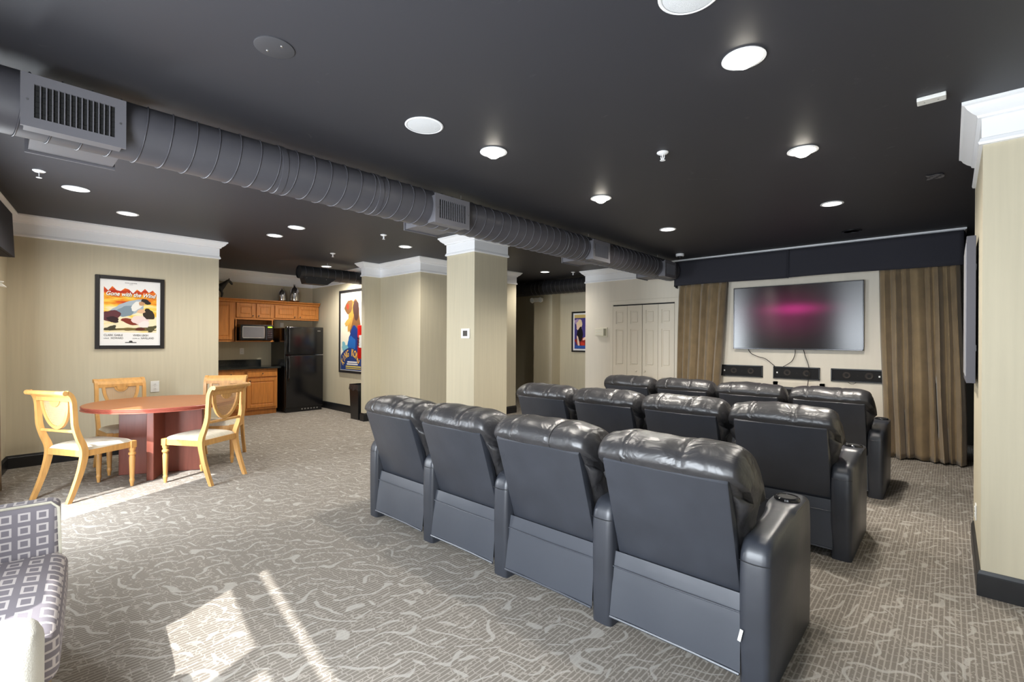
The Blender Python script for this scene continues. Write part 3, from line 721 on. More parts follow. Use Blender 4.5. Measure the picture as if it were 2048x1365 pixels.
cable([(-1.60, yc, 1.31), (-1.605, yc, 1.23), (-1.64, yc, 1.14), (-1.72, yc, 1.075), (-1.75, yc, 1.058)], 'black cable curving from the television centre to the middle speaker')
cable([(-1.50, yc-.01, 1.31), (-1.47, yc-.012, 1.20), (-1.43, yc-.02, 1.06), (-1.435, yc-.02, .90), (-1.45, yc-.02, .70), (-1.45, yc-.02, .40)], 'black cable hanging straight down over the middle speaker')
cable([(-.99, yc, .885), (-.96, yc-.005, .862), (-.93, yc-.005, .86), (-.90, yc, .884)], 'short black cable loop under the right wall speaker', .003)

def curtain(x0t, x1t, x0b, x1b, y, z0, z1, nf, seed, lab, amp=.066):
    rd = random.Random(seed); ph = [rd.uniform(-.5, .5) for _ in range(nf+2)]
    b = MB()
    cuts = [0]
    for i in range(nf): cuts.append(cuts[-1]+rd.uniform(.6, 1.4))
    cuts = [c_/cuts[-1] for c_ in cuts]; dep = [rd.uniform(.6, 1.3) for _ in range(nf)]
    def fn(a, v):
        i = 0
        while i < nf-1 and a > cuts[i+1]: i += 1
        f = (a-cuts[i])/(cuts[i+1]-cuts[i])
        fold = math.sin(PI*f)**.55*dep[i]                     # rounded tube folds with sharp valleys
        x = (x0b+(x1b-x0b)*a)*(1-v)+(x0t+(x1t-x0t)*a)*v
        am = amp*(1.5+.5*(1-v))*(1 if v < .93 else 1-.5*(v-.93)/.07)
        sway = .010*math.sin(6*v+i*1.7)*(1-v)
        foot = .02*math.sin(a*14+seed)*max(0, .10-v)/.10
        return (x+sway+.016*math.sin(2*PI*f)*dep[i], y+.05-fold*am-.06*(1-v)+foot, z0+(z1-z0)*v+(.010*math.sin(a*17+seed) if v < .02 else 0))
    b.grid(fn, nf*16+1, 40)
    o = b.build('curtain', velvet, None, 'all'); m = o.modifiers.new('thick', 'SOLIDIFY'); m.thickness = .006
    tag(o, lab, 'curtain', 'brown velvet stage curtains'); return o
curtain(-3.25, -2.50, -3.27, -2.62, YF-.13, .02, 2.33, 6, 3, 'brown velvet curtain left of the television')
curtain(-.66, .085, -.60, .15, YF-.13, .02, 2.33, 8, 8, 'brown velvet curtain right of the television')
t = thing('valance', 'long black pleated cloth valance above the television wall', 'valance', (-1.58, YF, 2.30))
for nm, a, c, sag in (('valance_panel', -1.70, -.07, 0), ('valance_panel', -.07, 1.69, 1)):
    b = MB()
    def fn(p, q, a=a, c=c): return (a+(c-a)*p, -.215-.006*math.sin(p*9)*(1-q)-.012*(1-q), .39*q+(.006*math.sin(p*5) if q < .02 else 0))
    b.grid(fn, 40, 8); o = b.build(nm, valance_m, t, True); o.modifiers.new('s', 'SOLIDIFY').thickness = .012
for sx, x in ((-1, -1.70), (1, 1.69)):
    b = MB(); b.grid(lambda p, q, x=x, sx=sx: (x+sx*(.02*p+.012*math.sin(p*12)*(1-q)+.03*(1-q)*p), -.215+.205*p, .39*q-.02*(1-q)*p), 16, 8); o = b.build('valance_return', valance_m, t, True); o.modifiers.new('s', 'SOLIDIFY').thickness = .008
b = MB(); b.box(-.075, -.062, -.235, -.222, -.01, .385, .004); o = b.build('centre_pleat', valance_m, t)
MB().box(-1.70, 1.69, -.20, -.005, .372, .388).build('valance_board', valance_m, t)
t = thing('intercom_panel', 'bone coloured alarm keypad panel on the wall left of the closet door', 'keypad', (-4.765, YF, 1.49))
MB().box(-.03, .125, -.03, 0, 0, .172, .004).build('housing', plate_bone, t)
MB().box(-.125, .06, -.045, -.018, .018, .152, .004).build('key_cover', plate_bone, t)
MB().box(.065, .112, -.033, -.03, .02, .15).build('display', mat('grey_lcd', srgb(150, 146, 124), .4), t)
for i in range(4):
    for j in range(2): MB().box(-.10+i*.036, -.086+i*.036, -.047, -.045, .05+j*.05, .06+j*.05).build('key', plate_white, t)

def duplex(name, lab, loc, rz, w_=.075, h_=.12, m=plate_white):
    t = thing(name, lab, 'outlet', loc, rz)
    MB().box(-w_/2, w_/2, -.007, 0, 0, h_, .003).build('cover_plate', m, t)
    for z in (h_*.3, h_*.7):
        rc = MB().lathe([(.0165, 0), (.0165, .003)], 18, T=Matrix.Translation((0, -.007, z)) @ Matrix.Rotation(R(90), 4, 'X')).build('receptacle', m, t)
        for x in (-.006, .006): MB().box(x-.0015, x+.0015, -.0108, -.0095, z-.002, z+.008).build('slot', dark_m, rc)
    MB().lathe([(.003, 0), (.002, .002)], 8, T=Matrix.Translation((0, -.007, h_/2)) @ Matrix.Rotation(R(90), 4, 'X')).build('screw', steel, t)
    return t
duplex('wall_outlet', 'white wall outlet above the round table on the poster wall', (XL, 1.37, .73), R(90), .09, .14)
duplex('wall_outlet', 'white wall outlet over the kitchen counter', (XK, 3.235, 1.115), R(90))
duplex('wall_outlet', 'white wall outlet low on the column behind the nearest recliners', (-4.33, 4.46, .34), R(90), .075, .115)
duplex('wall_outlet', 'white wall outlet low on the right wall side near the baseboard', (.13, 4.31, .26), R(-90), .075, .10)
o = MB().box(XK, XK+.03, 3.94, 4.01, 1.66, 1.75, .003).build('plug_cover', plate_white); tag(o, 'small white plate on the wall just above the refrigerator', 'cover plate')
t = thing('thermostat', 'white square thermostat with dark display on the column', 'thermostat', (-4.48, 4.01, 1.43))
MB().box(-.078, .078, -.018, 0, 0, .125, .004).build('housing', plate_white, t); MB().box(-.038, .042, -.020, -.017, .03, .098).build('display', mat('dark_lcd', srgb(84, 82, 80), .3), t)

# ------------------------------------------------------------------ wall posters
def poster(name, lab, loc, rz, wd, ht, fr, depth=.03):
    t = thing(name, lab, 'poster', loc, rz)
    b = MB()
    b.box(-wd/2, -wd/2+fr, -depth, 0, 0, ht, .003, 1); b.box(wd/2-fr, wd/2, -depth, 0, 0, ht, .003, 1)
    b.box(-wd/2+fr, wd/2-fr, -depth, 0, 0, fr, .003, 1); b.box(-wd/2+fr, wd/2-fr, -depth, 0, ht-fr, ht, .003, 1)
    b.build('poster_frame', frame_m, t); MB().box(-wd/2+fr*.8, wd/2-fr*.8, -.012, 0, fr*.8, ht-fr*.8).build('poster_sheet', paper, t)
    return t
t = poster('framed_poster', 'black framed film poster with flames above the round table', (XL, 1.125, 1.28), R(90), .67, .88, .042)
yb = -.0121
fl = [(-.255, .20)]; zz = [.735, .70, .745, .71, .69, .74, .715, .68, .72, .70, .735, .70, .72, .685]
for i, z in enumerate(zz): fl.append((-.255+.51*i/13, z+(.0 if i % 2 else .012)))
fl += [(.255, .685), (.255, .205)]
patch([(-.255, .20), (.255, .20)]+fl[1:-1][::-1], yb, fire_m, t, 'flame_print')
L0 = [(blob(-.02, .50, .165, .085, .35, 1), (168, 182, 192)), (blob(-.05, .46, .10, .06, .3, 2), (128, 146, 158)), (blob(.06, .53, .07, .045, .8, 3), (232, 232, 226)), (blob(-.19, .40, .085, .07, .3, 4), (96, 52, 58)),
      (blob(-.17, .355, .06, .035, -.2, 5), (52, 32, 36)), (blob(.0, .335, .10, .034, -.25, 6), (128, 50, 36)), (blob(.09, .36, .085, .055, .2, 7), (234, 214, 210)), (blob(.13, .30, .05, .05, .4, 8), (238, 228, 224)),
      (blob(.145, .585, .05, .03, -.3, 9), (44, 40, 40)), (blob(.105, .56, .03, .025, .5, 10), (196, 150, 110)), (blob(.175, .43, .055, .07, .2, 11), (54, 46, 38)), (blob(.10, .465, .04, .025, .2, 12), (226, 186, 150)),
      (blob(.0, .24, .22, .022, .02, 13, 40, .5), (120, 104, 62)), (blob(-.19, .25, .05, .03, .1, 14, 30, .4), (70, 66, 50)), (blob(.2, .25, .05, .035, .1, 15, 30, .4), (84, 80, 54)), (blob(.09, .245, .045, .02, .1, 16), (92, 44, 34))]
for i, (pl, c) in enumerate(L0): patch([(max(-.255, min(.255, a_)), max(.205, c_)) for a_, c_ in pl], yb-.0006-.0003*i, ink(*c), t, 'painted_shape')
yt = yb-.0065
text('Gone with the Wind', .071, .002, .638, yt, ink(60, 44, 36), t, 'title_shadow', shear=.3, rotz=R(1), sx=.80)
text('Gone with the Wind', .071, -.001, .641, yt-.0006, ink(250, 248, 240), t, 'title_lettering', shear=.3, rotz=R(1), sx=.80)
text('CLARK GABLE', .034, -.255, .155, yb-.0006, ink(60, 60, 58), t, 'cast_lettering', 'LEFT', sx=.82)
text('LESLIE', .018, -.255, .122, yb-.0006, ink(60, 60, 58), t, 'cast_lettering', 'LEFT')
text('HOWARD', .032, -.19, .120, yb-.0006, ink(60, 60, 58), t, 'cast_lettering', 'LEFT', sx=.80)
text('VIVIEN LEIGH', .032, .02, .155, yb-.0006, ink(60, 60, 58), t, 'cast_lettering', 'LEFT', sx=.80)
text('OLIVIA de', .016, .015, .122, yb-.0006, ink(60, 60, 58), t, 'cast_lettering', 'LEFT')
text('HAVILLAND', .032, .098, .120, yb-.0006, ink(60, 60, 58), t, 'cast_lettering', 'LEFT', sx=.76)
text('DAVID O. SELZNICK', .013, 0, .800, yb-.0006, ink(70, 50, 46), t, 'credit_lettering')
text('presents', .009, 0, .785, yb-.0006, ink(90, 80, 76), t, 'credit_lettering')
patch([(-.055, .072), (.055, .072), (.055, .082), (.02, .082), (.012, .10), (-.012, .10), (-.02, .082), (-.055, .082)], yb-.0004, ink(70, 70, 70), t, 'studio_mark')

t = poster('framed_poster', 'tall black framed film poster with blue base on the kitchen right wall', (-8.42, YK, .77), 0, .92, 1.60, .045)
patch([(-.40, .06), (.40, .06), (.40, 1.54), (-.40, 1.54)], yb, ink(226, 220, 200), t, 'print_ground')
L1 = [(blob(.12, 1.00, .20, .42, .12, 21), (120, 84, 52)), (blob(-.02, 1.10, .10, .30, -.2, 22), (176, 132, 62)), (blob(-.1, 1.27, .16, .12, .3, 23), (112, 80, 52)), (blob(-.14, 1.28, .05, .05, 0, 24), (150, 54, 40)), (blob(.17, 1.2, .10, .2, 0, 25), (70, 50, 46)),
      (blob(-.13, .98, .14, .05, .5, 26), (188, 150, 76)), (blob(.14, .62, .22, .26, .2, 27), (28, 52, 118)), (blob(.0, .52, .14, .20, -.3, 28), (36, 96, 168)), (blob(-.24, .48, .12, .10, .2, 29, 30, .4), (120, 176, 190)),
      (blob(.0, .10, .50, .38, 0, 30, 40, .02), (40, 62, 120))]
for i, (pl, c) in enumerate(L1): patch([(max(-.4, min(.4, a)), max(.06, min(1.54, c_))) for a, c_ in pl], yb-.0006-.0003*i, ink(*c), t, 'painted_shape')
for i, ch in enumerate('KING KONG'):
    if ch == ' ': continue
    a = R(158-i*15.5); rz_ = .62*(R(90)-a); px_, pz_ = .30*math.cos(a), .06+.27*math.sin(a)
    text(ch, .19, px_+.006, pz_-.006, yb-.0044, ink(40, 28, 48), t, 'title_shadow', rotz=rz_, sx=.62)
    text(ch, .19, px_, pz_, yb-.0060, ink(240, 186, 80), t, 'title_letter', rotz=rz_, sx=.62)
for i, (a, c, z0, z1, cl) in enumerate(((-.14, .22, .20, .225, (232, 230, 222)), (-.16, .25, .16, .185, (232, 230, 222)), (-.2, .36, .115, .14, (210, 190, 90)), (-.2, .36, .08, .10, (200, 176, 80)))):
    patch([(a, z0), (c, z0), (c, z1), (a, z1)], yb-.0042, ink(*cl), t, 'credit_block')

t = poster('framed_poster', 'black framed purple film poster on the hallway end wall', (-5.78, 8.6, 1.17), 0, .68, .88, .035)
patch([(-.27, .07), (.27, .07), (.27, .81), (-.27, .81)], yb, ink(70, 62, 132), t, 'print_ground')
L2 = [([(-.27, .74), (.27, .74), (.27, .81), (-.27, .81)], (206, 180, 110)), (blob(-.18, .66, .09, .06, .2, 41), (176, 150, 190)), (blob(.0, .22, .27, .10, .05, 42), (150, 40, 34)), (blob(-.14, .60, .075, .10, .1, 43), (228, 206, 168)), (blob(-.15, .53, .06, .07, .5, 44), (232, 200, 176)),
      (blob(-.13, .38, .075, .17, -.15, 45), (26, 22, 28)), (blob(-.17, .22, .025, .13, .2, 46), (236, 206, 186)), (blob(.02, .30, .08, .03, .4, 47), (236, 206, 186)), (blob(-.05, .17, .05, .05, .2, 48), (200, 60, 44)), ([(-.25, .085), (.25, .085), (.25, .14), (-.25, .14)], (48, 92, 170))]
for i, (pl, c) in enumerate(L2): patch([(max(-.27, min(.27, a)), max(.07, min(.81, c_))) for a, c_ in pl], yb-.0006-.0003*i, ink(*c), t, 'painted_shape')
# side panel seen edge-on on the right wall
t = thing('framed_wall_panel', 'grey edged framed panel seen edge-on on the right side wall', 'framed panel', (.13, 4.50, 1.15), R(-90))
MB().box(-.34, .34, -.055, -.012, 0, .93, .002, 1).build('panel_frame', grey_frame, t)
b = MB(); b.box(-.30, .30, -.058, -.054, .04, .89); b.build('panel_face', mat('grey_panel_face', srgb(150, 150, 154), .6), t)
for z in (.2, .75): MB().box(-.02, .02, -.012, 0, z, z+.04).build('hanger', steel, t)

# ------------------------------------------------------------------ kitchen
def cab_door(b, y0, y1, z0, z1, x, raised=True):
    f = .055 if (y1-y0) > .25 else .045
    b.box(x-.02, x, y0, y0+f, z0, z1, .003, 1); b.box(x-.02, x, y1-f, y1, z0, z1, .003, 1)
    b.box(x-.02, x, y0+f, y1-f, z0, z0+f, .003, 1); b.box(x-.02, x, y0+f, y1-f, z1-f, z1, .003, 1)
    b.box(x-.02, x-.010, y0+f, y1-f, z0+f, z1-f); b.box(x-.014, x-.003, y0+f+.018, y1-f-.018, z0+f+.018, z1-f-.018, .007, 1)
def knob(par, x, y, z):
    MB().lathe([(.005, 0), (.005, .012), (.013, .018), (.012, .026), (.002, .029)], 14, T=Matrix.Translation((x, y, z)) @ Matrix.Rotation(R(90), 4, 'Y')).build('knob', mat('bronze_knob', (.12, .09, .07, 1), .3, .8) if 'bronze_knob' not in bpy.data.materials else bpy.data.materials['bronze_knob'], par, True)
def cabinet(name, lab, y0, y1, z0, z1, xf, doors=(), drawers=(), shelf=None, toe=0):
    t = thing(name, lab, 'cabinet', (XK+.002, (y0+y1)/2, z0), 0, 'kitchen cabinets'); oy = (y0+y1)/2; xx = xf-XK-.002
    h = z1-z0; hw = (y1-y0)/2-.001; b = MB()
    if shelf is None: b.box(0, xx-.021, -hw, hw, toe, h)
    else:
        b.box(0, xx-.021, -hw, hw, shelf-z0, h); b.box(0, xx-.021, -hw, -hw+.018, 0, shelf-z0); b.box(0, xx-.021, hw-.018, hw, 0, shelf-z0); b.box(0, xx-.0, -hw, hw, 0, .022); b.box(0, .012, -hw, hw, 0, shelf-z0)
        b.box(xx-.03, xx-.021, -hw, -hw+.035, 0, shelf-z0); b.box(xx-.03, xx-.021, hw-.035, hw, 0, shelf-z0)
    if toe: b.box(0, xx-.07, -hw, hw, 0, toe)
    b.build('carcass', cab_m, t)
    for (a, c, p, q, ky, kz) in doors:
        d = MB(); cab_door(d, a-oy, c-oy, p-z0, q-z0, xx); o = d.build('cabinet_door', cab_m, t); knob(o, xx, ky-oy, kz-z0)
    for (a, c, p, q) in drawers:
        d = MB(); d.box(xx-.02, xx, a-oy, c-oy, p-z0, q-z0, .006, 2); o = d.build('drawer', cab_m, t); knob(o, xx, (a+c)/2-oy, (p+q)/2-z0)
    return t
cabinet('base_cabinet', 'honey wood base cabinet partly hidden by the chair, left under the counter', 2.10, 3.09, 0, .86, -9.44, [(2.12, 2.60, .14, .68, 2.55, .64), (2.63, 3.065, .14, .68, 2.69, .64)], [(2.12, 2.60, .71, .83), (2.63, 3.065, .71, .83)], None, .10)
cabinet('base_cabinet', 'honey wood base cabinet beside the refrigerator, right under the counter', 3.09, 3.655, 0, .86, -9.44, [(3.115, 3.64, .14, .68, 3.16, .64)], [(3.115, 3.64, .71, .83)], None, .10)
cabinet('wall_cabinet', 'tall honey wood wall cabinet left of the microwave', 2.42, 3.00, 1.36, 2.10, -9.745, [(2.46, 2.965, 1.40, 2.09, 2.52, 1.46)])
cabinet('wall_cabinet', 'honey wood wall cabinet holding the microwave on its open shelf', 3.00, 3.70, 1.36, 2.10, -9.745, [(3.03, 3.345, 1.82, 2.09, 3.31, 1.855), (3.375, 3.685, 1.82, 2.09, 3.41, 1.855)], (), 1.78)
cabinet('wall_cabinet', 'short wide honey wood wall cabinet over the refrigerator', 3.70, 4.60, 1.80, 2.10, -9.745, [(3.715, 4.125, 1.83, 2.08, 4.09, 1.86), (4.165, 4.585, 1.83, 2.08, 4.20, 1.86)])
o = MB().sweep([(0, 2.10), (.006, 2.10), (.012, 2.125), (.03, 2.14), (.045, 2.15), (.045, 2.165), (-.36, 2.165), (-.36, 2.10)], [(-9.745, 4.605), (-9.745, 2.42)]).build('cabinet_cornice', cab_m)
tag(o, 'honey wood cornice board running along the top of the wall cabinets', 'cornice')
if True:
    ct = thing('countertop', 'black granite countertop with short backsplash in the kitchen', 'countertop', (XK+.002, 2.9, .861))
    MB().box(0, .70, -.80, .80, 0, .035, .006).build('slab', granite, ct); MB().box(0, .02, -.80, .80-.12, .035, .15, .002, 1).build('backsplash', granite, ct)
fr = thing('refrigerator', 'black two door refrigerator in the kitchen corner', 'refrigerator', (-10.03, 4.115, 0))
MB().box(0, .67, -.365, .365, .03, 1.63, .006).build('cabinet_body', appl, fr)
MB().box(.675, .735, -.365, .365, 1.115, 1.655, .014, 3).build('freezer_door', appl, fr, 40)
MB().box(.675, .735, -.365, .365, .09, 1.10, .014, 3).build('fridge_door', appl, fr, 40)
MB().box(.60, .68, -.355, .355, .0, .085).build('kick_grille', plastic_blk, fr)
for z0, z1 in ((1.125, 1.645), (.62, 1.09)):
    MB().tube([(.74, -.325, z0), (.775, -.325, z0+.05), (.785, -.325, (z0+z1)/2), (.775, -.325, z1-.05), (.74, -.325, z1)], [.014, .016, .013, .016, .014], 8).build('door_handle', plastic_blk, fr, True)
MB().box(.735, .737, .24, .30, 1.575, 1.588).build('badge', steel, fr)
MB().box(.60, .742, .235, .355, 1.098, 1.114).build('hinge_cap', steel, fr)
for y in (-.3, .32): MB().lathe([(.02, 0), (.02, .03)], 10, (.64, y, 0)).build('foot', steel, fr)
for i in range(6): MB().box(.679, .683, -.05+i*.06, -.02+i*.06, .035, .06).build('kick_slot', steel, fr)
mw = thing('microwave', 'black microwave with green clock on the cabinet shelf', 'microwave', (-10.04, 3.35, 1.383))
MB().box(0, .40, -.29, .29, .012, .30, .006).build('housing', appl, mw)
MB().box(.40, .425, -.29, .155, .016, .297, .006).build('oven_door', appl, mw)
MB().box(.424, .4275, -.25, .115, .06, .255, .002, 1).build('door_window', mw_glass, mw)
b = MB()
for (a, c, p, q) in ((-.262, -.25, .045, .27), (.115, .127, .045, .27), (-.262, .127, .045, .06), (-.262, .127, .255, .27)): b.box(a, c, 0, .0, p, q) if 0 else b.box(.424, .429, a, c, p, q)
b.build('window_trim', steel, mw)
MB().box(.40, .42, .16, .29, .016, .297, .004).build('control_panel', appl, mw)
MB().box(.42, .4215, .185, .265, .245, .27).build('clock_display', led_green, mw)
for i in range(3):
    for j in range(5): MB().box(.42, .4215, .185+i*.03, .205+i*.03, .06+j*.034, .076+j*.034).build('button', grey_plate, mw)
for y in (-.24, .24): MB().box(.05, .35, y-.02, y+.02, 0, .012).build('foot', plastic_blk, mw)
# silver vases and the horse on the cabinets
def vase(x, y, r, h, lab):
    t = thing('silver_vase', lab, 'vase', (x, y, 2.166), 0, 'silver vases on the cabinets')
    prof = [(.8*r, 0), (.96*r, .01), (r, .12*h), (r*1.0, .45*h), (.93*r, .62*h), (.70*r, .76*h), (.36*r, .85*h), (.20*r, .89*h), (.18*r, .96*h)]
    MB().lathe(prof, 30).build('vase_body', silver, t, 60); MB().lathe([(.18*r, .955*h), (.25*r, .965*h), (.25*r, h), (.12*r, h)], 20).build('vase_neck', silver, t, True)
vase(-9.90, 3.90, .078, .28, 'short silver bottle vase, left of the two on the cabinets'); vase(-9.90, 4.15, .098, .37, 'tall silver bottle vase, right of the two on the cabinets')
t = thing('horse_statue', 'dark bronze horse figurine standing on top of the wall cabinets', 'statue', (-9.92, 2.71, 2.166), 0)
def skin(name, joints, edges, m, parent, sub=2):
    me = bpy.data.meshes.new(name); me.from_pydata([j[0] for j in joints], edges, []); me.materials.append(m)
    o = bpy.data.objects.new(name, me); COL.objects.link(o); o.parent = parent
    md = o.modifiers.new('skin', 'SKIN'); md.use_smooth_shade = True
    for i, j in enumerate(joints):
        r_ = j[1]; me.skin_vertices[0].data[i].radius = (r_, r_) if not isinstance(r_, tuple) else r_
        me.skin_vertices[0].data[i].use_root = i == 0
    sb = o.modifiers.new('sub', 'SUBSURF'); sb.levels = sub; sb.render_levels = sub
    return o
J = [((0, 0, .20), .055), ((0, .09, .205), .058), ((0, -.10, .21), .055), ((0, .155, .255), .046), ((0, .205, .312), .033), ((0, .238, .338), .030), ((0, .275, .305), .026), ((0, .300, .262), .018),
     ((.03, .11, .15), .024), ((.03, .115, .08), .013), ((.03, .11, .012), .014), ((-.03, .11, .15), .024), ((-.03, .15, .10), .013), ((-.03, .135, .03), .013),
     ((.03, -.12, .15), .028), ((.03, -.135, .085), .014), ((.03, -.125, .012), .014), ((-.03, -.12, .15), .028), ((-.03, -.145, .085), .014), ((-.03, -.135, .012), .014), ((0, -.155, .22), .016), ((0, -.19, .16), .014), ((0, -.195, .09), .008)]
Ed = [(0, 1), (0, 2), (1, 3), (3, 4), (4, 5), (5, 6), (6, 7), (1, 8), (8, 9), (9, 10), (1, 11), (11, 12), (12, 13), (2, 14), (14, 15), (15, 16), (2, 17), (17, 18), (18, 19), (2, 20), (20, 21), (21, 22)]
skin('horse_body', J, Ed, bronze, t)
for s_ in (-1, 1): MB().lathe([(.008, 0), (.006, .015), (.001, .034)], 8, (s_*.012, .245, .35)).build('ear', bronze, t)
b = MB(); b.prism([(.10, .25), (.15, .295), (.20, .345), (.235, .362), (.225, .335), (.18, .29), (.13, .245)], -.006, .006, 'x'); b.build('mane', bronze, t)
# bin with liner, fire cabinet
t = thing('trash_can', 'black plastic trash can with a bin liner beside the stub wall', 'trash can', (-7.75, 4.42, 0))
MB().prism([(-.14, -.11), (.14, -.11), (.14, .11), (-.14, .11)], 0, .01, 'z').build('bin_bottom', plastic_blk, t)
b = MB(); n = 24
b.add([(s_*a, s_*c, z) for s_, z in ((.86, 0), (1, .60)) for a, c in ((-.15, -.13), (.15, -.13), (.15, .13), (-.15, .13))], [(0, 1, 5, 4), (1, 2, 6, 5), (2, 3, 7, 6), (3, 0, 4, 7), (0, 3, 2, 1)]); b.build('bin_wall', plastic_blk, t)
b = MB()
def lin(a, v):
    q = a*4; i = int(q) % 4; f = q-int(q); cs = [(-.155, -.135), (.155, -.135), (.155, .135), (-.155, .135)]
    x = cs[i][0]*(1-f)+cs[(i+1) % 4][0]*f; y = cs[i][1]*(1-f)+cs[(i+1) % 4][1]*f; k = 1+.05*math.sin(a*60)*(1-v)+.02
    return (x*k*(1-.06*v), y*k*(1-.06*v), .52+.10*v+.012*math.sin(a*40)*(1-v))
b.grid(lin, 64, 6, True); o = b.build('bin_liner', bag_m, t, True)
t = thing('fire_extinguisher_box', 'red fire extinguisher cover box on the side of the stub wall', 'fire box', (-7.531, 4.45, 1.07), R(0))
MB().box(-.20, 0, -.11, .11, 0, .60, .02, 3).build('box_cover', red_m, t, 40)
MB().box(-.135, -.045, -.1125, -.109, .20, .42).build('label_plate', plate_white, t)
o = text('FIRE', .085, -.062, .31, -.1132, ink(30, 30, 40), t, rotz=R(-90)); o.location = (-.118, -.1128, .31)
# short black duct over the kitchen
t = thing('kitchen_duct', 'short black spiral duct with an angled outlet near the kitchen', 'duct', (-8.3, 0, 2.53))
t.location = (-8.28, 3.72, 2.53)
t.location = (-8.0, 3.42, 2.54)
blk_duct = mat('painted_black_duct', (.018, .018, .020, 1), .45)
MB().lathe([(.098, 0), (.110, 0), (.110, 1.195), (.098, 1.195)], 30, T=Matrix.Rotation(R(-90), 4, 'X'), cap=False).build('duct_pipe', blk_duct, t, True)
MB().lathe([(.001, .02), (.10, .02)], 30, T=Matrix.Rotation(R(-90), 4, 'X'), cap=False).build('end_cap', blk_duct, t)
for i in range(9): MB().lathe([(.110, -.003), (.114, -.001), (.114, .001), (.110, .003)], 30, T=Matrix.Translation((0, .08+i*.13, 0)) @ Matrix.Rotation(R(-90), 4, 'X'), cap=False).build('duct_rib', duct_m, t)
b = MB(); b.prism([(.05, -.07), (.62, -.07), (.46, -.19), (.09, -.19)], -.09, .09, 'x'); b.build('outlet_boot', blk_duct, t)
for i in range(3): MB().lathe([(.004, 0), (.003, .004)], 8, T=Matrix.Translation((.091, .10+i*.17, -.10)) @ Matrix.Rotation(R(90), 4, 'Y')).build('screw', steel, t)
MB().tube([(0, .5, .1), (0, .5, .2)], .004, 6).build('hanger_strap', steel, t)

# hallway duct and emergency light
t = thing('hallway_duct', 'black spiral duct crossing the hallway under its ceiling', 'duct', (-6.2, 8.08, 2.56))
TY = Matrix.Rotation(R(90), 4, 'Y')
MB().lathe([(.152, -1.3), (.152, 1.05)], 36, T=TY).build('duct_pipe', blk_duct, t, True)
for i in range(14): MB().lathe([(.152, -.003), (.156, -.001), (.156, .001), (.152, .003)], 36, T=Matrix.Translation((-.55+i*.11, 0, 0)) @ TY, cap=False).build('duct_rib', duct_m, t)
b = MB(); b.box(-1.12, -.76, -.20, -.05, -.13, .13); b.build('register_box', blk_duct, t)
b = MB()
for (a, c, p, q) in ((-1.12, -.76, -.13, -.11), (-1.12, -.76, .11, .13), (-1.12, -1.10, -.13, .13), (-.78, -.76, -.13, .13)): b.box(a, c, -.206, -.20, p, q)
b.build('register_frame', plastic_blk, t)
MB().tube([(-.3, 0, .15), (-.3, 0, .18)], .004, 6).build('hanger_strap', steel, t)
t = thing('emergency_light', 'white twin head emergency light high on the dark hallway wall', 'emergency light', (-6.82, 8.30, 2.25))
MB().box(-.13, .13, -.06, 0, .03, .13, .02, 3).build('housing', plate_white, t, 40)
for s_ in (-1, 1):
    h = MB().lathe([(.02, 0), (.05, .02), (.062, .05), (.058, .06)], 20, T=Matrix.Translation((s_*.12, -.05, .08)) @ Matrix.Rotation(R(100), 4, 'X')).build('lamp_head', plate_white, t, True)
    MB().lathe([(.055, .058), (.03, .064), (.001, .066)], 20, T=Matrix.Translation((s_*.12, -.05, .08)) @ Matrix.Rotation(R(100), 4, 'X')).build('reflector', mat('lamp_head_lens', srgb(214, 220, 224), .2), h, True)

# ------------------------------------------------------------------ round table and chairs
t = thing('round_table', 'reddish cherry oval table with a crossed panel base by the poster wall', 'table', (-6.12, 1.20, 0), R(62))
N = 72; ea, eb = .66, .62
rim = [(ea*math.cos(2*PI*k/N), eb*math.sin(2*PI*k/N)) for k in range(N)]
b = MB()
prof = [(0, .702), (0, .702), (-.012, .712), (-.004, .722), (-.010, .728), (-.002, .736), (-.008, .742)]
vs = []; fs = []
for (d, z) in prof[1:]:
    for (x, y) in rim: vs.append((x*(1+d/ea), y*(1+d/eb), z))
np_ = len(prof)-1
for i in range(np_-1):
    for k_ in range(N): fs.append((i*N+k_, i*N+(k_+1) % N, (i+1)*N+(k_+1) % N, (i+1)*N+k_))
fs.append(tuple(range(N))[::-1]); b.add(vs, fs); b.build('table_edge', table_edge_m, t, 50)
b = MB(); b.prism([(x*.985, y*.985) for x, y in rim], .7405, .7435, 'z'); b.build('table_top', table_top_m, t)
b = MB(); b.box(-.37, .37, -.032, .032, 0, .705, .004, 1); b.build('base_panel', table_base_m, t)
b = MB(); b.box(-.030, .030, -.34, -.032, 0, .704, .004, 1); b.build('base_panel', table_base_m, t)
b = MB(); b.box(-.030, .030, .032, .34, 0, .704, .004, 1); b.build('base_panel', table_base_m, t)

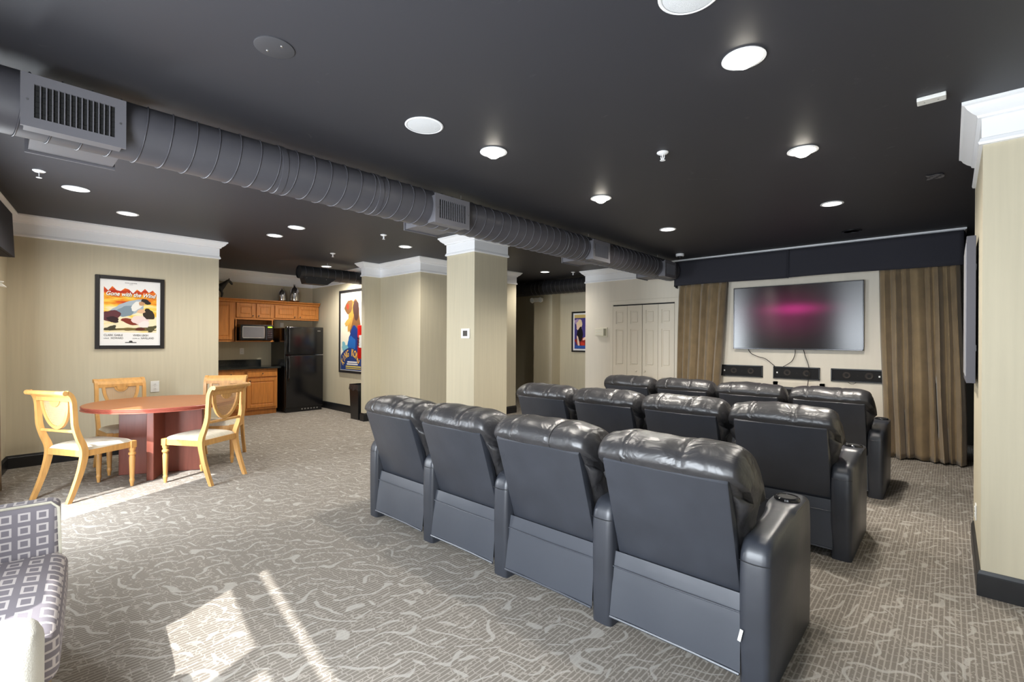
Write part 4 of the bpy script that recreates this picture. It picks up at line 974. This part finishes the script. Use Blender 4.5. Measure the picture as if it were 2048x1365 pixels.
def stile_outline():
    c = [(-.315, 0, .032), (-.275, .10, .036), (-.225, .25, .044), (-.198, .38, .052), (-.205, .46, .050), (-.240, .55, .044), (-.268, .65, .040), (-.276, .76, .038), (-.284, .86, .038), (-.305, .915, .036), (-.338, .945, .034)]
    P = catmull([Vector(p) for p in c], 4, False); L_, R_ = [], []
    for i, p in enumerate(P):
        a = P[max(i-1, 0)]; d = P[min(i+1, len(P)-1)]; tv_ = Vector((d[0]-a[0], d[1]-a[1])).normalized(); nn = Vector((-tv_.y, tv_.x))
        q = Vector((p[0], p[1])); hw = p[2]/2
        if i == 0: nn = Vector((-1, 0))
        L_.append(q+nn*hw); R_.append(q-nn*hw)
    return L_, R_
SL, SR = stile_outline()
def stile_mesh():
    b = MB(); n = len(SL); vs = []
    for x in (-.016, .016):
        vs += [(x, p[0], p[1]) for p in SL]+[(x, p[0], p[1]) for p in SR]
    o2 = 2*n; fs = []
    for i in range(n-1):
        fs += [(i, i+1, n+i+1, n+i), (o2+i, o2+n+i, o2+n+i+1, o2+i+1), (i, o2+i, o2+i+1, i+1), (n+i, n+i+1, o2+n+i+1, o2+n+i)]
    fs += [(0, n, o2+n, o2), (n-1, o2+n-1, o2+2*n-1, 2*n-1)]
    b.add(vs, fs)
    b.lathe([(.001, -.017), (.021, -.017), (.021, .017), (.001, .017)], 18, T=Matrix.Translation((0, -.350, .938)) @ Matrix.Rotation(R(90), 4, 'Y'))
    return b.mesh('rear_leg', chair_wood, 40)
def leg_mesh():
    b = MB(); b.box(-.026, .026, -.026, .026, .365, .432, .003, 1); b.box(-.017, .017, -.029, -.026, .38, .418); b.box(-.017, .017, .026, .029, .38, .418)
    b.lathe([(.013, 0), (.016, .03), (.021, .055), (.021, .066), (.017, .072), (.019, .09), (.025, .27), (.021, .285), (.021, .295), (.030, .302), (.030, .318), (.022, .326), (.022, .335), (.028, .35), (.028, .366)], 16)
    return b.mesh('leg', chair_wood, 40)
def yb_at(z): return -.262-.022*max(0, min(1, (z-.62)/.25))-.0
def cane_mesh():
    b = MB(); a0, z1, hz = .142, .868, .232
    for i in range(-15, 16):
        x = i*.0092
        if abs(x) >= a0: continue
        z0 = z1-hz*math.sqrt(1-(x/a0)**2); b.add([(x-.0022, yb_at(z0), z0), (x+.0022, yb_at(z0), z0), (x+.0022, yb_at(z1), z1), (x-.0022, yb_at(z1), z1)], [(0, 1, 2, 3)])
    for j in range(1, 26):
        z = z1-j*.0092; q = 1-((z1-z)/hz)**2
        if q <= 0: continue
        x = a0*math.sqrt(q); b.add([(-x, yb_at(z)-.0008, z-.0022), (x, yb_at(z)-.0008, z-.0022), (x, yb_at(z)-.0008, z+.0022), (-x, yb_at(z)-.0008, z+.0022)], [(0, 1, 2, 3)])
    return b.mesh('cane_panel', cane_m)
def uframe_mesh():
    b = MB(); vs = []; fs = []; n = 26
    for i in range(n+1):
        a = PI+PI*i/n
        for (rx, rz, dy) in ((.138, .226, -.010), (.166, .254, -.010), (.166, .254, .012), (.138, .226, .012)):
            z = .868+rz*math.sin(a); vs.append((rx*math.cos(a), yb_at(z)+dy, z))
    for i in range(n):
        for k_ in range(4): fs.append((i*4+k_, i*4+(k_+1) % 4, (i+1)*4+(k_+1) % 4, (i+1)*4+k_))
    fs += [(0, 1, 2, 3), (n*4+3, n*4+2, n*4+1, n*4)]
    b.add(vs, fs); return b.mesh('cane_frame', chair_wood, 40)
def medal_mesh():
    b = MB(); pl = [(.062*math.cos(PI+PI*i/16), .872+.062*math.sin(PI+PI*i/16)) for i in range(17)]
    b.prism(pl, -.289, -.272, 'y'); pl2 = [(.042*math.cos(PI+PI*i/16), .870+.042*math.sin(PI+PI*i/16)) for i in range(17)]; b.prism(pl2, -.272, -.268, 'y')
    return b.mesh('medallion', chair_wood)
def crest_mesh():
    b = MB(); b.box(-.20, .20, -.302, -.272, .862, .90, .003, 1)
    b.prism([(-.302, .895), (-.272, .895), (-.285, .92), (-.318, .945), (-.345, .955), (-.352, .93), (-.328, .92)], -.20, .20, 'x')
    b.lathe([(.019, -.225), (.019, .225)], 16, T=Matrix.Translation((0, -.350, .938)) @ Matrix.Rotation(R(90), 4, 'Y')); return b.mesh('crest_rail', chair_wood, 40)
def lower_mesh():
    b = MB(); b.box(-.20, .20, -.268, -.246, .588, .612, .004, 1); return b.mesh('lower_rail', chair_wood)
def rails_mesh():
    b = MB(); b.box(-.19, .19, .205, .235, .372, .425); b.box(-.20, .20, -.215, -.190, .372, .425)
    for s_ in (-1, 1): b.box(s_*.212-.013, s_*.212+.013, -.20, .20, .372, .425)
    return b.mesh('seat_rail', chair_wood)
def cush_mesh():
    b = MB()
    def fn(a, c):
        x, y = (a-.5)*2, (c-.5)*2; d = (1-abs(x)**4)*(1-abs(y)**4)
        return (x*.218, .01+y*.215, .426+.045*max(d, 0)**.45)
    b.grid(fn, 21, 21); return b.mesh('seat_cushion', seat_fab, 'all')
CM = [('seat_rail', rails_mesh()), ('seat_cushion', cush_mesh()), ('crest_rail', crest_mesh()), ('lower_rail', lower_mesh()), ('cane_frame', uframe_mesh()), ('medallion', medal_mesh())]
caneM, stM, lgM = cane_mesh(), stile_mesh(), leg_mesh()
def dining(label, x, y, hx, hy):
    t = thing('dining_chair', label, 'chair', (x, y, 0), math.atan2(hy, hx)-PI/2, 'cane back chairs around the table')
    for nm, me in CM: ob(nm, me, t)
    stuff(ob('cane_panel', caneM, t))
    for s_ in (-1, 1): ob('rear_leg', stM, t, (s_*.212, 0, 0)); ob('leg', lgM, t, (s_*.212, .212, 0))
    return t
dining('cane back wooden chair nearest the left edge, sunlit, with its back to the viewer', -5.82, .60, -.47, .88)
dining('cane back wooden chair between the table and the poster wall', -6.57, .985, .99, .10)
dining('cane back wooden chair in front of the table at right, seat toward the table', -5.56, 1.42, -.86, -.52)
dining('cane back wooden chair behind the right front chair, at the far end of the table', -6.30, 1.76, .85, -.53)

# ------------------------------------------------------------------ armchair at the lower left
t = thing('armchair', 'lavender grey square patterned armchair with cream arm at the lower left', 'armchair', (-2.58, .19, 0), R(-6))
def cushion(x0, x1, y0, y1, z0, z1, bulge, par, nm, m=squares, rad=.05):
    b = MB(); b.box(x0, x1, y0, y1, z0, z1, rad, 5)
    lay = b.bm.loops.layers.uv.verify(); bmesh.ops.recalc_face_normals(b.bm, faces=b.bm.faces[:])
    bmesh.ops.subdivide_edges(b.bm, edges=[e for e in b.bm.edges if e.calc_length() > .12], cuts=5, use_grid_fill=True)
    cx, cy = (x0+x1)/2, (y0+y1)/2
    for v in b.bm.verts:
        if v.co.z > (z0+z1)/2: v.co.z += bulge*max(0, 1-((v.co.x-cx)/((x1-x0)/2))**2)*max(0, 1-((v.co.y-cy)/((y1-y0)/2))**2)
    for f in b.bm.faces:
        n = f.normal
        for lp in f.loops:
            c = lp.vert.co
            lp[lay].uv = (c.x*.55, c.y*.9) if abs(n.z) > .6 else ((c.y, c.z) if abs(n.x) > .6 else (c.x, c.z))
    return b.build(nm, m, par, 50)
cushion(-.40, .40, -.56, 0, .24, .44, .035, t, 'seat_cushion')
cushion(-.38, .38, -.53, -.03, .10, .26, 0, t, 'seat_base', brown_fab, .03)
cushion(-.53, -.41, -.62, -.03, .08, .66, 0, t, 'armrest', squares, .035)
b = MB(); b.tube([(-.412, -.03, .12), (-.412, -.028, .4), (-.412, -.035, .63), (-.42, -.06, .655), (-.42, -.5, .655)], .006, 6); b.build('piping', seat_fab, t, True)
o = cushion(.43, .60, -.62, -.03, .08, .535, .02, t, 'armrest', cream_cloth, .065); o['label'] = 'cream cloth armrest'
cushion(-.52, .56, -.74, -.58, .10, 1.12, 0, t, 'backrest', squares, .075)
for x in (-.44, .48):
    for y in (-.62, -.08): MB().lathe([(.018, 0), (.026, .09)], 12, (x, y, 0)).build('leg', table_base_m, t, True)

# ------------------------------------------------------------------ left window dressing
t = thing('window_valance', 'black cloth valance box over the left window at the frame edge', 'valance', (0, 0, 0)); t.matrix_world = WT @ Matrix.Translation((.43, 0, 2.22))
b = MB(); b.prism([(0, .0), (.11, .0), (.09, .44), (0, .44)], 0, 3.0, 'x', T=None); b.build('valance_cloth', valance_m, t)
b = MB(); b.box(.02, 2.98, .004, .085, -.004, .002); b.build('valance_board', valance_m, t)
def side_curtain(u0, u1, lab):
    b = MB(); nf = 5
    def fn(a, v):
        f = math.sin(2*PI*nf*a+.3*math.sin(4*v)); return (u0+(u1-u0)*a-.05*(1-v)*(1-a), .055+.030*f*(1.2-.4*v)+.02*(1-v), .02+2.19*v)
    b.grid(fn, 61, 24); o = b.build('curtain', velvet, None, 'all'); o.matrix_world = WT; o.modifiers.new('s', 'SOLIDIFY').thickness = .006; tag(o, lab, 'curtain')
side_curtain(1.10, 1.75, 'brown velvet curtain at the left window, bottom left edge of the frame')
t = thing('wall_ornament', 'small white scrolled bracket high on the wall at the left edge', 'bracket', (0, 0, 0)); t.matrix_world = WT @ Matrix.Translation((.62, 0, 1.90))
b = MB(); b.prism([(0, 0), (.075, 0), (.07, .012), (.045, .03), (.03, .062), (.012, .07), (0, .06)], -.05, .05, 'x', bev=.004); b.build('bracket_body', plate_white, t)
MB().tube([(-.055, .03, .05), (0, .055, .052), (.055, .03, .05)], .006, 6).build('scroll', plate_white, t, True)
